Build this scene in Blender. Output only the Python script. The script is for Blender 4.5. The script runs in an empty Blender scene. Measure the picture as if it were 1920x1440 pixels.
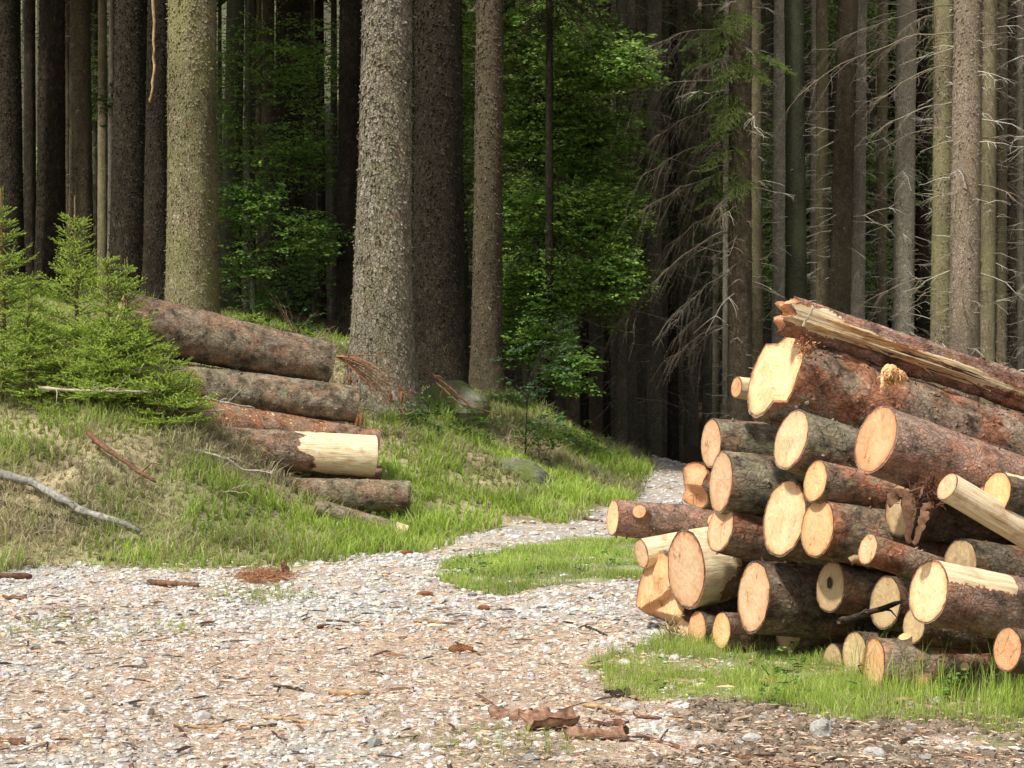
import bpy, math, random
import numpy as np
from mathutils import Vector, Matrix
R = math.radians
SC = bpy.context.scene
COL = SC.collection
F = 3500.0
CAMZ = 1.5
rng = np.random.default_rng(7)
random.seed(7)

# ------------------------------------------------------------------ helpers
def at(px, py, Y):
    return Vector(((px - 960) / F * Y, Y, CAMZ + (720 - py) / F * Y))

def hashn(ix, iy, iz, s):
    h = (ix.astype(np.int64) * 374761393 + iy.astype(np.int64) * 668265263 + iz.astype(np.int64) * 2147483647 + s * 974634777) & 0xFFFFFFFF
    h = ((h ^ (h >> 13)) * 1274126177) & 0xFFFFFFFF
    h = (h ^ (h >> 16)) & 0xFFFFFFFF
    return h.astype(np.float64) / 4294967295.0

def vn(p, s=0):
    p = np.asarray(p, float)
    i = np.floor(p); f = p - i; f = f * f * (3 - 2 * f)
    r = 0
    for dx in (0, 1):
        for dy in (0, 1):
            for dz in (0, 1):
                w = (f[..., 0] if dx else 1 - f[..., 0]) * (f[..., 1] if dy else 1 - f[..., 1]) * (f[..., 2] if dz else 1 - f[..., 2])
                r = r + w * hashn(i[..., 0] + dx, i[..., 1] + dy, i[..., 2] + dz, s)
    return r * 2 - 1

def fbm(p, s=0, o=3):
    r = 0; a = 1.0
    p = np.asarray(p, float)
    for k in range(o):
        r = r + a * vn(p * (2 ** k), s + k); a *= .5
    return r

def fb2(x, y, sc, s=0, o=3):
    return fbm(np.stack([x * sc, y * sc, np.zeros_like(x)], -1), s, o)

def tag(o, label=None, cat=None, group=None, kind=None):
    if label: o['label'] = label
    if cat: o['category'] = cat
    if group: o['group'] = group
    if kind: o['kind'] = kind
    return o

def empty(name, loc=(0, 0, 0)):
    o = bpy.data.objects.new(name, None)
    o.empty_display_size = .2
    COL.objects.link(o); o.location = loc
    return o

class Acc:
    def __init__(s):
        s.v = []; s.c = []; s.f3 = []; s.f4 = []; s.n = 0; s.ex = []
    def add(s, v, f, c=None, ex=None):
        v = np.asarray(v, float).reshape(-1, 3); f = np.asarray(f, np.int64)
        m = len(v)
        if c is None: c = np.ones((m, 3)) * .5
        c = np.asarray(c, float)
        if c.ndim == 1: c = np.tile(c, (m, 1))
        s.v.append(v); s.c.append(c[:, :3])
        s.ex.append(np.zeros(m) if ex is None else np.broadcast_to(np.asarray(ex, float), (m,)))
        if f.shape[1] == 3: s.f3.append(f + s.n)
        else: s.f4.append(f + s.n)
        s.n += m
    def mesh(s, name, mats, smooth=True, fmat=None, exname='bare'):
        me = bpy.data.meshes.new(name)
        v = np.concatenate(s.v)
        a = np.concatenate(s.f3).reshape(-1) if s.f3 else np.zeros(0, np.int64)
        b = np.concatenate(s.f4).reshape(-1) if s.f4 else np.zeros(0, np.int64)
        lv = np.concatenate([a, b]).astype(np.int32)
        n3 = len(a) // 3; n4 = len(b) // 4
        ls = np.concatenate([np.arange(n3) * 3, n3 * 3 + np.arange(n4) * 4]).astype(np.int32)
        me.vertices.add(len(v)); me.vertices.foreach_set('co', v.astype(np.float32).reshape(-1))
        me.loops.add(len(lv)); me.loops.foreach_set('vertex_index', lv)
        me.polygons.add(n3 + n4); me.polygons.foreach_set('loop_start', ls)
        at_ = me.attributes.new('col', 'FLOAT_COLOR', 'POINT')
        cc = np.concatenate(s.c); cc = np.concatenate([cc, np.ones((len(cc), 1))], 1)
        at_.data.foreach_set('color', cc.astype(np.float32).reshape(-1))
        ex = np.concatenate(s.ex)
        if ex.any():
            e = me.attributes.new(exname, 'FLOAT', 'POINT'); e.data.foreach_set('value', ex.astype(np.float32))
        for m in (mats if isinstance(mats, (list, tuple)) else [mats]): me.materials.append(m)
        me.update(calc_edges=True)
        me.polygons.foreach_set('use_smooth', np.full(n3 + n4, bool(smooth)))
        return me
    def build(s, name, mats, parent=None, smooth=True, loc=None, exname='bare'):
        o = bpy.data.objects.new(name, s.mesh(name, mats, smooth, exname=exname))
        COL.objects.link(o)
        if parent is not None: o.parent = parent
        if loc is not None: o.location = loc
        return o

def norm(a): return a / np.maximum(np.linalg.norm(a, axis=-1, keepdims=True), 1e-9)

def tubes(acc, P, Rr, sides=3, col=(.2, .15, .1), cap=True):
    """P (n,K,3), Rr (n,K)"""
    P = np.asarray(P, float); Rr = np.asarray(Rr, float)
    if P.ndim == 2: P = P[None]; Rr = Rr[None]
    n, K, _ = P.shape
    T = np.gradient(P, axis=1); T = norm(T)
    d0 = norm(P[:, -1] - P[:, 0])
    ref = np.where(np.abs(d0[:, 2:3]) > .8, np.array([[1., 0, 0]]), np.array([[0, 0, 1.]]))
    A = norm(np.cross(T, ref[:, None, :])); B = np.cross(T, A)
    th = np.arange(sides) / sides * 2 * np.pi
    V = P[:, :, None, :] + Rr[:, :, None, None] * (A[:, :, None, :] * np.cos(th)[None, None, :, None] + B[:, :, None, :] * np.sin(th)[None, None, :, None])
    idx = np.arange(n * K * sides).reshape(n, K, sides)
    a = idx[:, :-1, :]; b = np.roll(a, -1, 2); c = idx[:, 1:, :]; d = np.roll(c, -1, 2)
    f = np.stack([a, b, d, c], -1).reshape(-1, 4)
    col = np.asarray(col, float)
    if col.ndim == 1: C = np.tile(col, (n * K * sides, 1))
    elif col.ndim == 2: C = np.repeat(col, K * sides, 0)
    else: C = np.repeat(col.reshape(n * K, 3), sides, 0)
    acc.add(V, f, C)
    if cap and sides >= 4:
        for k in range(n):
            base = acc.n - n * K * sides
            acc.f4  # caps as triangle fans
            for e in (0, K - 1):
                ring = idx[k, e] + base
                fan = np.array([[ring[0], ring[j], ring[j + 1]] for j in range(1, sides - 1)])
                acc.f3.append(fan)

def needles(acc, S, E, per_m, length, width, c0, c1, tipfrac=None, seed=0, fwd=.7):
    """needle triangles along segments S->E; tipfrac (n,) 0..1 brightness"""
    r = np.random.default_rng(seed)
    L = np.linalg.norm(E - S, axis=1)
    cnt = np.maximum(2, (L * per_m).astype(int))
    i = np.repeat(np.arange(len(S)), cnt)
    n = len(i)
    t = r.random(n)
    d = norm(E - S)[i]
    p = S[i] + (E - S)[i] * t[:, None]
    rv = norm(r.normal(size=(n, 3))); side = norm(np.cross(d, rv))
    dirn = norm(side * (1 - fwd * .5) + d * fwd + np.array([0, 0, .1]))
    w = norm(np.cross(dirn, d)) * width * .5
    ln = length * r.uniform(.7, 1.1, n)[:, None]
    V = np.stack([p - w, p + w, p + dirn * ln], 1)
    tf = (tipfrac[i] if tipfrac is not None else np.zeros(n))
    tf = np.clip(tf + r.normal(size=n) * .12, 0, 1)[:, None]
    c = np.array(c0) * (1 - tf) + np.array(c1) * tf
    C = np.repeat(c, 3, 0)
    acc.add(V, np.arange(3 * n).reshape(-1, 3), C)

def leaves(acc, P, D, size, col, seed=0, tilt=.35):
    """P (n,3) leaf base, D (n,3) direction; diamond folded leaf"""
    r = np.random.default_rng(seed); n = len(P)
    D = norm(D)
    up = norm(np.array([0, 0, 1.]) + r.normal(size=(n, 3)) * tilt)
    s = norm(np.cross(D, up)); u = np.cross(s, D)
    sz = (size * r.uniform(.65, 1.15, n))[:, None]
    w = .33
    b = P
    m1 = P + D * sz * .32 + s * sz * w * .95 + u * sz * .06
    m1b = P + D * sz * .7 + s * sz * w * .7 + u * sz * .03
    m2 = P + D * sz * .32 - s * sz * w * .95 + u * sz * .06
    m2b = P + D * sz * .7 - s * sz * w * .7 + u * sz * .03
    t = P + D * sz - u * sz * .08
    V = np.stack([b, m1, m1b, t, m2b, m2], 1)
    k = np.arange(n)[:, None] * 6
    f = np.concatenate([k + np.array([[0, 1, 2, 3]]), k + np.array([[0, 3, 4, 5]])])
    acc.add(V, f, np.repeat(col, 6, 0))

def blades(acc, P, H, W, bend, c0, c1, seed=0):
    r = np.random.default_rng(seed); n = len(P)
    a = r.uniform(0, np.pi * 2, n)
    s = np.stack([np.cos(a), np.sin(a), a * 0], 1) * (W / 2)[:, None]
    b = a + r.normal(size=n) * .6 + np.pi / 2
    l = np.stack([np.cos(b), np.sin(b), b * 0], 1)
    up = np.array([0, 0, 1.])
    H = H[:, None]; bd = bend[:, None]
    m = P + up * H * .55 + l * H * bd * .25
    t = P + up * H * np.sqrt(np.maximum(.05, 1 - bd ** 2 * .6)) + l * H * bd
    V = np.stack([P - s, P + s, m - s * .8, m + s * .8, t], 1)
    k = np.arange(n)[:, None] * 5
    f = np.concatenate([k + np.array([[0, 1, 3]]), k + np.array([[0, 3, 2]]), k + np.array([[2, 3, 4]])])
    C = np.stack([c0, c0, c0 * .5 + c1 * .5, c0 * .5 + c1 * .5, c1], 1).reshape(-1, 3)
    acc.add(V, f, C)

ICO = []
def ico():
    if ICO: return ICO
    t = (1 + 5 ** .5) / 2
    v = norm(np.array([[-1, t, 0], [1, t, 0], [-1, -t, 0], [1, -t, 0], [0, -1, t], [0, 1, t], [0, -1, -t], [0, 1, -t], [t, 0, -1], [t, 0, 1], [-t, 0, -1], [-t, 0, 1]]))
    f = np.array([[0, 11, 5], [0, 5, 1], [0, 1, 7], [0, 7, 10], [0, 10, 11], [1, 5, 9], [5, 11, 4], [11, 10, 2], [10, 7, 6], [7, 1, 8], [3, 9, 4], [3, 4, 2], [3, 2, 6], [3, 6, 8], [3, 8, 9], [4, 9, 5], [2, 4, 11], [6, 2, 10], [8, 6, 7], [9, 8, 1]])
    ICO.extend([v, f]); return ICO

def stones(acc, P, S, col, seed=0, flat=.55):
    r = np.random.default_rng(seed); n = len(P); v, f = ico()
    sc = np.stack([S * r.uniform(.7, 1.5, n), S * r.uniform(.6, 1.1, n), S * flat * r.uniform(.5, 1.3, n)], 1)
    V = v[None] * r.uniform(.72, 1.15, (n, 12, 1)) * sc[:, None, :]
    tl = r.normal(size=n) * .3
    y = V[..., 1] * np.cos(tl)[:, None] - V[..., 2] * np.sin(tl)[:, None]
    z = V[..., 1] * np.sin(tl)[:, None] + V[..., 2] * np.cos(tl)[:, None]
    a = r.uniform(0, 6.28, n)[:, None]
    x = V[..., 0] * np.cos(a) - y * np.sin(a); y = V[..., 0] * np.sin(a) + y * np.cos(a)
    V = np.stack([x, y, z], -1) + P[:, None, :]
    k = np.arange(n)[:, None, None] * 12
    acc.add(V, (k + f[None]).reshape(-1, 3), np.repeat(col, 12, 0))

# ------------------------------------------------------------------ materials
class NT:
    def __init__(s, name):
        s.m = bpy.data.materials.new(name); s.m.use_nodes = True
        s.t = s.m.node_tree; s.t.nodes.clear()
        s.out = s.n('ShaderNodeOutputMaterial')
    def n(s, typ, **kw):
        o = s.t.nodes.new(typ)
        for k, v in kw.items():
            if k in o.inputs.keys() if isinstance(k, str) else False: o.inputs[k].default_value = v
            else: setattr(o, k, v)
        return o
    def set(s, node, **kw):
        for k, v in kw.items(): node.inputs[k.replace('_', ' ')].default_value = v
    def l(s, a, b): s.t.links.new(a, b)
    def noise(s, vec, scale, detail=4, rough=.6):
        o = s.n('ShaderNodeTexNoise'); o.inputs['Scale'].default_value = scale
        o.inputs['Detail'].default_value = detail; o.inputs['Roughness'].default_value = rough
        if vec is not None: s.l(vec, o.inputs['Vector'])
        return o.outputs['Fac']
    def ramp(s, fac, pts, interp='LINEAR'):
        o = s.n('ShaderNodeValToRGB'); e = o.color_ramp; e.interpolation = interp
        while len(e.elements) < len(pts): e.elements.new(.5)
        for i, (p, c) in enumerate(pts):
            e.elements[i].position = p
            e.elements[i].color = (c, c, c, 1) if isinstance(c, (int, float)) else (*c, 1)
        s.l(fac, o.inputs['Fac']); return o.outputs['Color']
    def mix(s, fac, a, b, mode='MIX'):
        o = s.n('ShaderNodeMix'); o.data_type = 'RGBA'; o.blend_type = mode
        if isinstance(fac, (int, float)): o.inputs[0].default_value = fac
        else: s.l(fac, o.inputs[0])
        for k, x in ((6, a), (7, b)):
            if isinstance(x, tuple): o.inputs[k].default_value = (*x, 1)
            else: s.l(x, o.inputs[k])
        return o.outputs[2]
    def math(s, op, a, b=None):
        o = s.n('ShaderNodeMath'); o.operation = op
        for k, x in ((0, a), (1, b)):
            if x is None: continue
            if isinstance(x, (int, float)): o.inputs[k].default_value = x
            else: s.l(x, o.inputs[k])
        return o.outputs[0]
    def objco(s, scale=(1, 1, 1), rand=True):
        tc = s.n('ShaderNodeTexCoord'); mp = s.n('ShaderNodeMapping')
        mp.inputs['Scale'].default_value = scale
        s.l(tc.outputs['Object'], mp.inputs['Vector'])
        if rand:
            oi = s.n('ShaderNodeObjectInfo'); mu = s.n('ShaderNodeVectorMath'); mu.operation = 'SCALE'
            mu.inputs[0].default_value = (37.3, 11.7, 53.1); s.l(oi.outputs['Random'], mu.inputs['Scale'])
            s.l(mu.outputs[0], mp.inputs['Location'])
        return mp.outputs['Vector']
    def attr(s, name):
        a = s.n('ShaderNodeAttribute'); a.attribute_name = name; return a
    def bsdf(s, col, rough=.85, bump=None, bstr=.5, bdist=.01, spec=.25, transl=0):
        p = s.n('ShaderNodeBsdfPrincipled')
        if isinstance(col, tuple): p.inputs['Base Color'].default_value = (*col, 1)
        else: s.l(col, p.inputs['Base Color'])
        p.inputs['Roughness'].default_value = rough
        p.inputs['Specular IOR Level'].default_value = spec
        if bump is not None:
            b = s.n('ShaderNodeBump'); b.inputs['Strength'].default_value = bstr; b.inputs['Distance'].default_value = bdist
            s.l(bump, b.inputs['Height']); s.l(b.outputs[0], p.inputs['Normal'])
        sh = p.outputs[0]
        if transl:
            t = s.n('ShaderNodeBsdfTranslucent')
            if isinstance(col, tuple): t.inputs['Color'].default_value = (*col, 1)
            else: s.l(col, t.inputs['Color'])
            mx = s.n('ShaderNodeMixShader'); mx.inputs[0].default_value = transl
            s.l(sh, mx.inputs[1]); s.l(t.outputs[0], mx.inputs[2]); sh = mx.outputs[0]
        s.l(sh, s.out.inputs['Surface'])
        return s.m

def mat_attr(name, rough=.7, transl=0., spec=.25, nz=0, lo=.6):
    m = NT(name); c = m.attr('col').outputs['Color']
    if nz:
        v = m.objco(rand=False); f = m.noise(v, nz, 4)
        c = m.mix(1.0, c, m.ramp(f, [(.3, lo), (.7, 1.25)]), 'MULTIPLY')
    return m.bsdf(c, rough, spec=spec, transl=transl)

def bark_mat(name, crev, base, light, scale=30, moss=(.10, .11, .04), mossamt=.45, red=0.0, bd=.012, bs=.9, knots=True):
    m = NT(name)
    v = m.objco((1, 1, .62))
    wn = m.n('ShaderNodeTexNoise'); wn.inputs['Scale'].default_value = 16; wn.inputs['Detail'].default_value = 4; m.l(v, wn.inputs['Vector'])
    add = m.n('ShaderNodeVectorMath'); add.operation = 'MULTIPLY_ADD'
    m.l(wn.outputs['Color'], add.inputs[0]); add.inputs[1].default_value = (1.0 / scale,) * 3; m.l(v, add.inputs[2])
    vo = m.n('ShaderNodeTexVoronoi'); vo.feature = 'DISTANCE_TO_EDGE'; vo.inputs['Scale'].default_value = scale; m.l(add.outputs[0], vo.inputs['Vector'])
    v2 = m.n('ShaderNodeTexVoronoi'); v2.feature = 'DISTANCE_TO_EDGE'; v2.inputs['Scale'].default_value = scale * 2.3; m.l(add.outputs[0], v2.inputs['Vector'])
    vc = m.n('ShaderNodeTexVoronoi'); vc.inputs['Scale'].default_value = scale; m.l(add.outputs[0], vc.inputs['Vector'])
    sep = m.n('ShaderNodeSeparateColor'); m.l(vc.outputs['Color'], sep.inputs[0])
    edge = m.mix(.5, m.ramp(vo.outputs['Distance'], [(.0, 0.), (.10, .7), (.3, 1.0)]), m.ramp(v2.outputs['Distance'], [(.0, 0.2), (.12, .8), (.35, 1.0)]))
    fine = m.noise(v, 90, 5, .7)
    big = m.noise(v, 2.2, 4, .6)
    mid = m.noise(v, 11, 5, .65)
    plate = m.mix(sep.outputs[0], base, light)
    plate = m.mix(m.ramp(mid, [(.38, 0.), (.62, 1.)]), plate, base)
    c = m.mix(edge, crev, plate)
    c = m.mix(m.math('MULTIPLY', m.ramp(big, [(.42, 0.), (.62, 1.)]), mossamt), c, moss)
    if red:
        rn = m.noise(v, 5.3, 3, .7)
        c = m.mix(m.math('MULTIPLY', m.ramp(rn, [(.6, 0.), (.68, 1.)]), red), c, (.26, .085, .045))
    c = m.mix(1.0, c, m.ramp(fine, [(.25, .55), (.75, 1.4)]), 'MULTIPLY')
    c = m.mix(1.0, c, m.ramp(m.noise(v, .9, 2), [(.3, .75), (.7, 1.2)]), 'MULTIPLY')
    h = m.math('ADD', m.math('MULTIPLY', edge, .7), m.math('ADD', m.math('MULTIPLY', fine, .35), m.math('MULTIPLY', sep.outputs[1], .6)))
    h = m.math('ADD', h, m.math('MULTIPLY', mid, .8))
    return m.bsdf(c, .92, h, bs, bd, spec=.12)

def log_mat(name, grey, brown, redc, lichen=(.12, .12, .07), redamt=.6, scale=38, greyamt=.6):
    m = NT(name)
    v = m.objco((1, 1, .7)); vs = m.objco((1, 1, .06)); v1 = m.objco((1, 1, 1)); vf = m.objco((1.3, 1.3, .6))
    vo = m.n('ShaderNodeTexVoronoi'); vo.feature = 'DISTANCE_TO_EDGE'; vo.inputs['Scale'].default_value = scale * .8
    wn = m.n('ShaderNodeTexNoise'); wn.inputs['Scale'].default_value = 14; m.l(v, wn.inputs['Vector'])
    add = m.n('ShaderNodeVectorMath'); add.operation = 'MULTIPLY_ADD'
    m.l(wn.outputs['Color'], add.inputs[0]); add.inputs[1].default_value = (.07, .07, .07); m.l(v, add.inputs[2])
    m.l(add.outputs[0], vo.inputs['Vector'])
    edge = m.ramp(vo.outputs['Distance'], [(0., .0), (.1, .7), (.3, 1.)])
    fine = m.noise(v, 120, 5, .7); mid = m.noise(v, 17, 6, .7); big = m.noise(v1, 4.5, 5, .65); big2 = m.noise(v1, 2.6, 4, .6)
    c = m.mix(m.ramp(mid, [(.35, 0.), (.65, 1.)]), brown, grey)
    c = m.mix(m.math('MULTIPLY', m.ramp(big2, [(.45, 0.), (.6, 1.)]), greyamt), c, lichen)
    c = m.mix(m.math('MULTIPLY', m.ramp(big, [(.47, 0.), (.58, 1.)]), redamt), c, redc)
    c = m.mix(m.math('MULTIPLY', m.ramp(m.noise(v1, 23, 4, .7), [(.6, 0.), (.68, 1.)]), redamt), c, (redc[0] * 1.35, redc[1] * 1.1, redc[2]))
    c = m.mix(edge, m.mix(.45, c, (.02, .013, .01)), c)
    fl_ = m.noise(vf, 26, 6, .75)
    c = m.mix(m.ramp(fl_, [(.56, 0.), (.66, .55)]), c, tuple(min(1, g * 1.5) for g in grey))
    c = m.mix(m.ramp(fl_, [(.30, .6), (.40, 0.)]), c, (.025, .016, .012))
    c = m.mix(1.0, c, m.ramp(fine, [(.25, .7), (.75, 1.25)]), 'MULTIPLY')
    c = m.mix(1.0, c, m.ramp(m.noise(v1, 6.5, 5, .7), [(.36, .35), (.5, 1.0), (.68, 1.55)]), 'MULTIPLY')
    h = m.math('ADD', m.math('MULTIPLY', edge, .3), m.math('ADD', m.math('MULTIPLY', fine, .4), m.math('MULTIPLY', mid, 1.4)))
    # bare wood
    st = m.noise(vs, 60, 5, .7)
    w = m.ramp(st, [(.28, (.40, .25, .12)), (.42, (.70, .53, .31)), (.6, (.87, .74, .51))])
    w = m.mix(m.math('MULTIPLY', m.ramp(m.noise(v1, 9, 3), [(.55, 0.), (.7, 1.)]), .5), w, (.38, .17, .07))
    b = m.attr('bare').outputs['Fac']
    bb = m.math('ADD', b, m.math('MULTIPLY', m.math('SUBTRACT', m.noise(v1, 22, 5, .75), .5), 1.1))
    br_ = m.ramp(bb, [(.38, 0.), (.44, 1.)]); bb = m.ramp(bb, [(.49, 0.), (.54, 1.)])
    c = m.mix(br_, c, (.30, .125, .055))
    cc = m.mix(bb, c, w)
    hh = m.mix(bb, h, m.math('MULTIPLY', st, 1.2))
    return m.bsdf(cc, .85, hh, .9, .009, spec=.15)

def wood_mat(name, pale=(.84, .63, .36), mid=(.76, .48, .24), rim=(.50, .25, .10), dirt=.45):
    m = NT(name)
    v = m.objco((1, 1, 1), rand=False)
    rr = m.attr('rr').outputs['Fac']
    oi = m.n('ShaderNodeObjectInfo')
    nz = m.noise(v, 14, 4, .6)
    x = m.math('ADD', rr, m.math('MULTIPLY', m.math('SUBTRACT', nz, .5), .5))
    lo_ = m.noise(m.objco((1, 1, 1)), 7, 3, .6)
    c = m.ramp(x, [(.0, pale), (.75, pale), (.93, mid), (1., rim)])
    c = m.mix(m.ramp(lo_, [(.42, 0.), (.62, .75)]), c, mid)
    sx = m.n('ShaderNodeVectorMath'); sx.operation = 'LENGTH'
    mp = m.n('ShaderNodeVectorMath'); mp.operation = 'MULTIPLY'; m.l(v, mp.inputs[0]); mp.inputs[1].default_value = (1, 1, 0)
    po = m.n('ShaderNodeVectorMath'); po.operation = 'SCALE'; po.inputs[0].default_value = (.06, -.05, 0); m.l(m.math('SUBTRACT', oi.outputs['Random'], .4), po.inputs['Scale'])
    pa = m.n('ShaderNodeVectorMath'); m.l(mp.outputs[0], pa.inputs[0]); m.l(po.outputs[0], pa.inputs[1])
    m.l(pa.outputs[0], sx.inputs[0])
    rad = m.math('ADD', sx.outputs['Value'], m.math('MULTIPLY', m.noise(v, 8, 2), .03))
    ring = m.math('SINE', m.math('MULTIPLY', rad, 620))
    c = m.mix(m.math('MULTIPLY', m.ramp(ring, [(.45, 0.), (1., 1.)]), .45), c, (.42, .22, .09))
    mp2 = m.n('ShaderNodeMapping'); mp2.inputs['Scale'].default_value = (1, .05, 1); mp2.inputs['Rotation'].default_value = (0, 0, .5); m.l(v, mp2.inputs['Vector'])
    saw = m.noise(mp2.outputs[0], 160, 4, .7)
    c = m.mix(1.0, c, m.ramp(saw, [(.3, .8), (.7, 1.1)]), 'MULTIPLY')
    c = m.mix(m.math('MULTIPLY', m.ramp(m.noise(v, 22, 5, .7), [(.55, 0.), (.72, 1.)]), dirt), c, (.30, .17, .08))
    c = m.mix(1.0, c, m.ramp(m.noise(v, 200, 3, .7), [(.3, .82), (.6, 1.06)]), 'MULTIPLY')
    ck = m.n('ShaderNodeTexNoise'); ck.inputs['Scale'].default_value = 11; ck.inputs['Detail'].default_value = 2; m.l(m.objco((1, .35, 1)), ck.inputs['Vector'])
    cl = m.math('ABSOLUTE', m.math('SUBTRACT', ck.outputs['Fac'], .5))
    c = m.mix(m.math('MULTIPLY', m.ramp(cl, [(0., 1.), (.012, 0.)]), m.ramp(lo_, [(.5, 0.), (.6, .8)])), c, (.16, .08, .03))
    hs = m.n('ShaderNodeHueSaturation'); m.l(c, hs.inputs['Color'])
    m.l(m.math('ADD', .86, m.math('MULTIPLY', oi.outputs['Random'], .24)), hs.inputs['Value'])
    m.l(m.math('ADD', .486, m.math('MULTIPLY', oi.outputs['Random'], .014)), hs.inputs['Hue'])
    h = m.math('ADD', saw, m.math('MULTIPLY', m.noise(v, 120, 4), .6))
    return m.bsdf(hs.outputs[0], .8, h, .6, .003, spec=.15)

M = {}
M['pale'] = bark_mat('bark_pale', (.05, .036, .025), (.30, .26, .185), (.66, .59, .47), 22, (.19, .18, .075), .35, red=.35, bd=.035)
M['paleolive'] = bark_mat('bark_pale_olive', (.045, .035, .02), (.24, .21, .115), (.46, .41, .26), 27, (.21, .21, .08), .6, red=.25, bd=.02)
M['grey'] = bark_mat('bark_grey', (.06, .05, .035), (.50, .44, .33), (.80, .73, .58), 34, (.30, .29, .19), .3, bd=.012)
M['olive'] = bark_mat('bark_olive', (.03, .025, .012), (.25, .205, .125), (.42, .355, .24), 34, (.22, .21, .09), .6, bd=.01)
M['brown'] = bark_mat('bark_brown', (.025, .017, .012), (.115, .09, .058), (.225, .18, .12), 28, (.14, .125, .065), .35, bd=.012)
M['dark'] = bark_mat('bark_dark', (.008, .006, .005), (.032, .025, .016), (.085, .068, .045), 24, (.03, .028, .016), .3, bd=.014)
M['smooth'] = bark_mat('bark_smooth', (.02, .02, .014), (.06, .062, .038), (.09, .09, .055), 20, (.08, .095, .042), .5, bd=.003, bs=.4)
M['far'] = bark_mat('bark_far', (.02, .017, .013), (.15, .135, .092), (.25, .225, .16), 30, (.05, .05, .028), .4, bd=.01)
M['log_red'] = log_mat('log_bark_red', (.33, .245, .18), (.16, .085, .055), (.37, .135, .065), (.27,.235,.165), redamt=.7, greyamt=.5)
M['log_grey'] = log_mat('log_bark_grey', (.30, .26, .19), (.15, .11, .075), (.28, .12, .065), (.22, .21, .13), redamt=.4, greyamt=.65)
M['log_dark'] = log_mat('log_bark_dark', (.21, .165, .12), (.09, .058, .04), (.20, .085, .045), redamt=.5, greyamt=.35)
M['log_pink'] = log_mat('log_bark_pink', (.40, .28, .22), (.25, .13, .09), (.42, .19, .12), (.30, .25, .185), redamt=.6, greyamt=.35, scale=60)
M['log_brown'] = log_mat('log_bark_brown', (.31, .25, .185), (.17, .115, .078), (.27, .125, .072), (.25, .225, .15), redamt=.5, greyamt=.5)
M['wood'] = wood_mat('cut_wood')
M['wood_orange'] = wood_mat('cut_wood_orange', (.82, .54, .27), (.70, .38, .16), (.50, .22, .08), .5)
M['wood_shade'] = wood_mat('cut_wood_shaded', (.56, .44, .24), (.48, .34, .17), (.28, .16, .08), .5)  # darker copy of the cut wood, shade painted into faces inside the heap
M['foliage'] = mat_attr('leaf_foliage', .5, .45)
M['needle'] = mat_attr('needle_foliage', .6, .2)
M['grassm'] = mat_attr('grass_blades', .55, .45)
M['twig'] = mat_attr('dead_twig', .85, nz=40)
M['litter'] = mat_attr('litter', .9, nz=25)
M['stone'] = mat_attr('stone', .9, nz=60, lo=.7)

def _dummy(): pass
def stick_mat(name, c1, c2):
    m = NT(name); v = m.objco(); f = m.noise(v, 30, 5, .7); g = m.noise(v, 7, 3)
    c = m.mix(m.ramp(f, [(.35, 0.), (.65, 1.)]), c1, c2)
    c = m.mix(1.0, c, m.ramp(g, [(.3, .65), (.7, 1.2)]), 'MULTIPLY')
    return m.bsdf(c, .85, m.math('ADD', f, g), .7, .004, spec=.15)
M['stick_pale'] = stick_mat('stick_pale', (.30, .25, .18), (.52, .46, .36))
M['stick_grey'] = stick_mat('stick_grey', (.16, .15, .13), (.40, .38, .33))
M['stick_tan'] = stick_mat('stick_tan', (.28, .18, .09), (.52, .36, .20))
M['stick_brown'] = stick_mat('stick_brown', (.10, .05, .03), (.24, .13, .08))
M['stick_dark'] = stick_mat('stick_dark', (.03, .022, .017), (.10, .075, .055))
M['bark_red'] = stick_mat('bark_piece_red', (.16, .075, .045), (.44, .27, .18))
M['cone'] = stick_mat('cone_scales', (.17, .065, .03), (.38, .17, .08))
M['cone_dark'] = stick_mat('cone_core', (.05, .02, .012), (.10, .04, .02))

def rock_mat(name, a, b, moss, amt):
    m = NT(name); v = m.objco(); f = m.noise(v, 9, 8, .7); g = m.noise(v, 3, 4, .6); k = m.noise(v, 60, 4, .7)
    c = m.mix(m.ramp(f, [(.35, 0.), (.65, 1.)]), a, b)
    c = m.mix(m.math('MULTIPLY', m.ramp(g, [(.4, 0.), (.55, 1.)]), amt), c, moss)
    c = m.mix(1.0, c, m.ramp(k, [(.3, .7), (.7, 1.25)]), 'MULTIPLY')
    return m.bsdf(c, .9, m.math('ADD', f, m.math('MULTIPLY', k, .3)), .9, .03, spec=.15)
M['rock'] = rock_mat('mossy_rock', (.10, .10, .075), (.24, .23, .18), (.14, .165, .055), 1.0)
M['rock_tan'] = rock_mat('tan_rock', (.26, .21, .15), (.46, .40, .31), (.2, .19, .09), .5)
M['rock_pale'] = rock_mat('pale_rock', (.38, .36, .33), (.58, .56, .52), (.5, .45, .38), .3)

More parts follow.
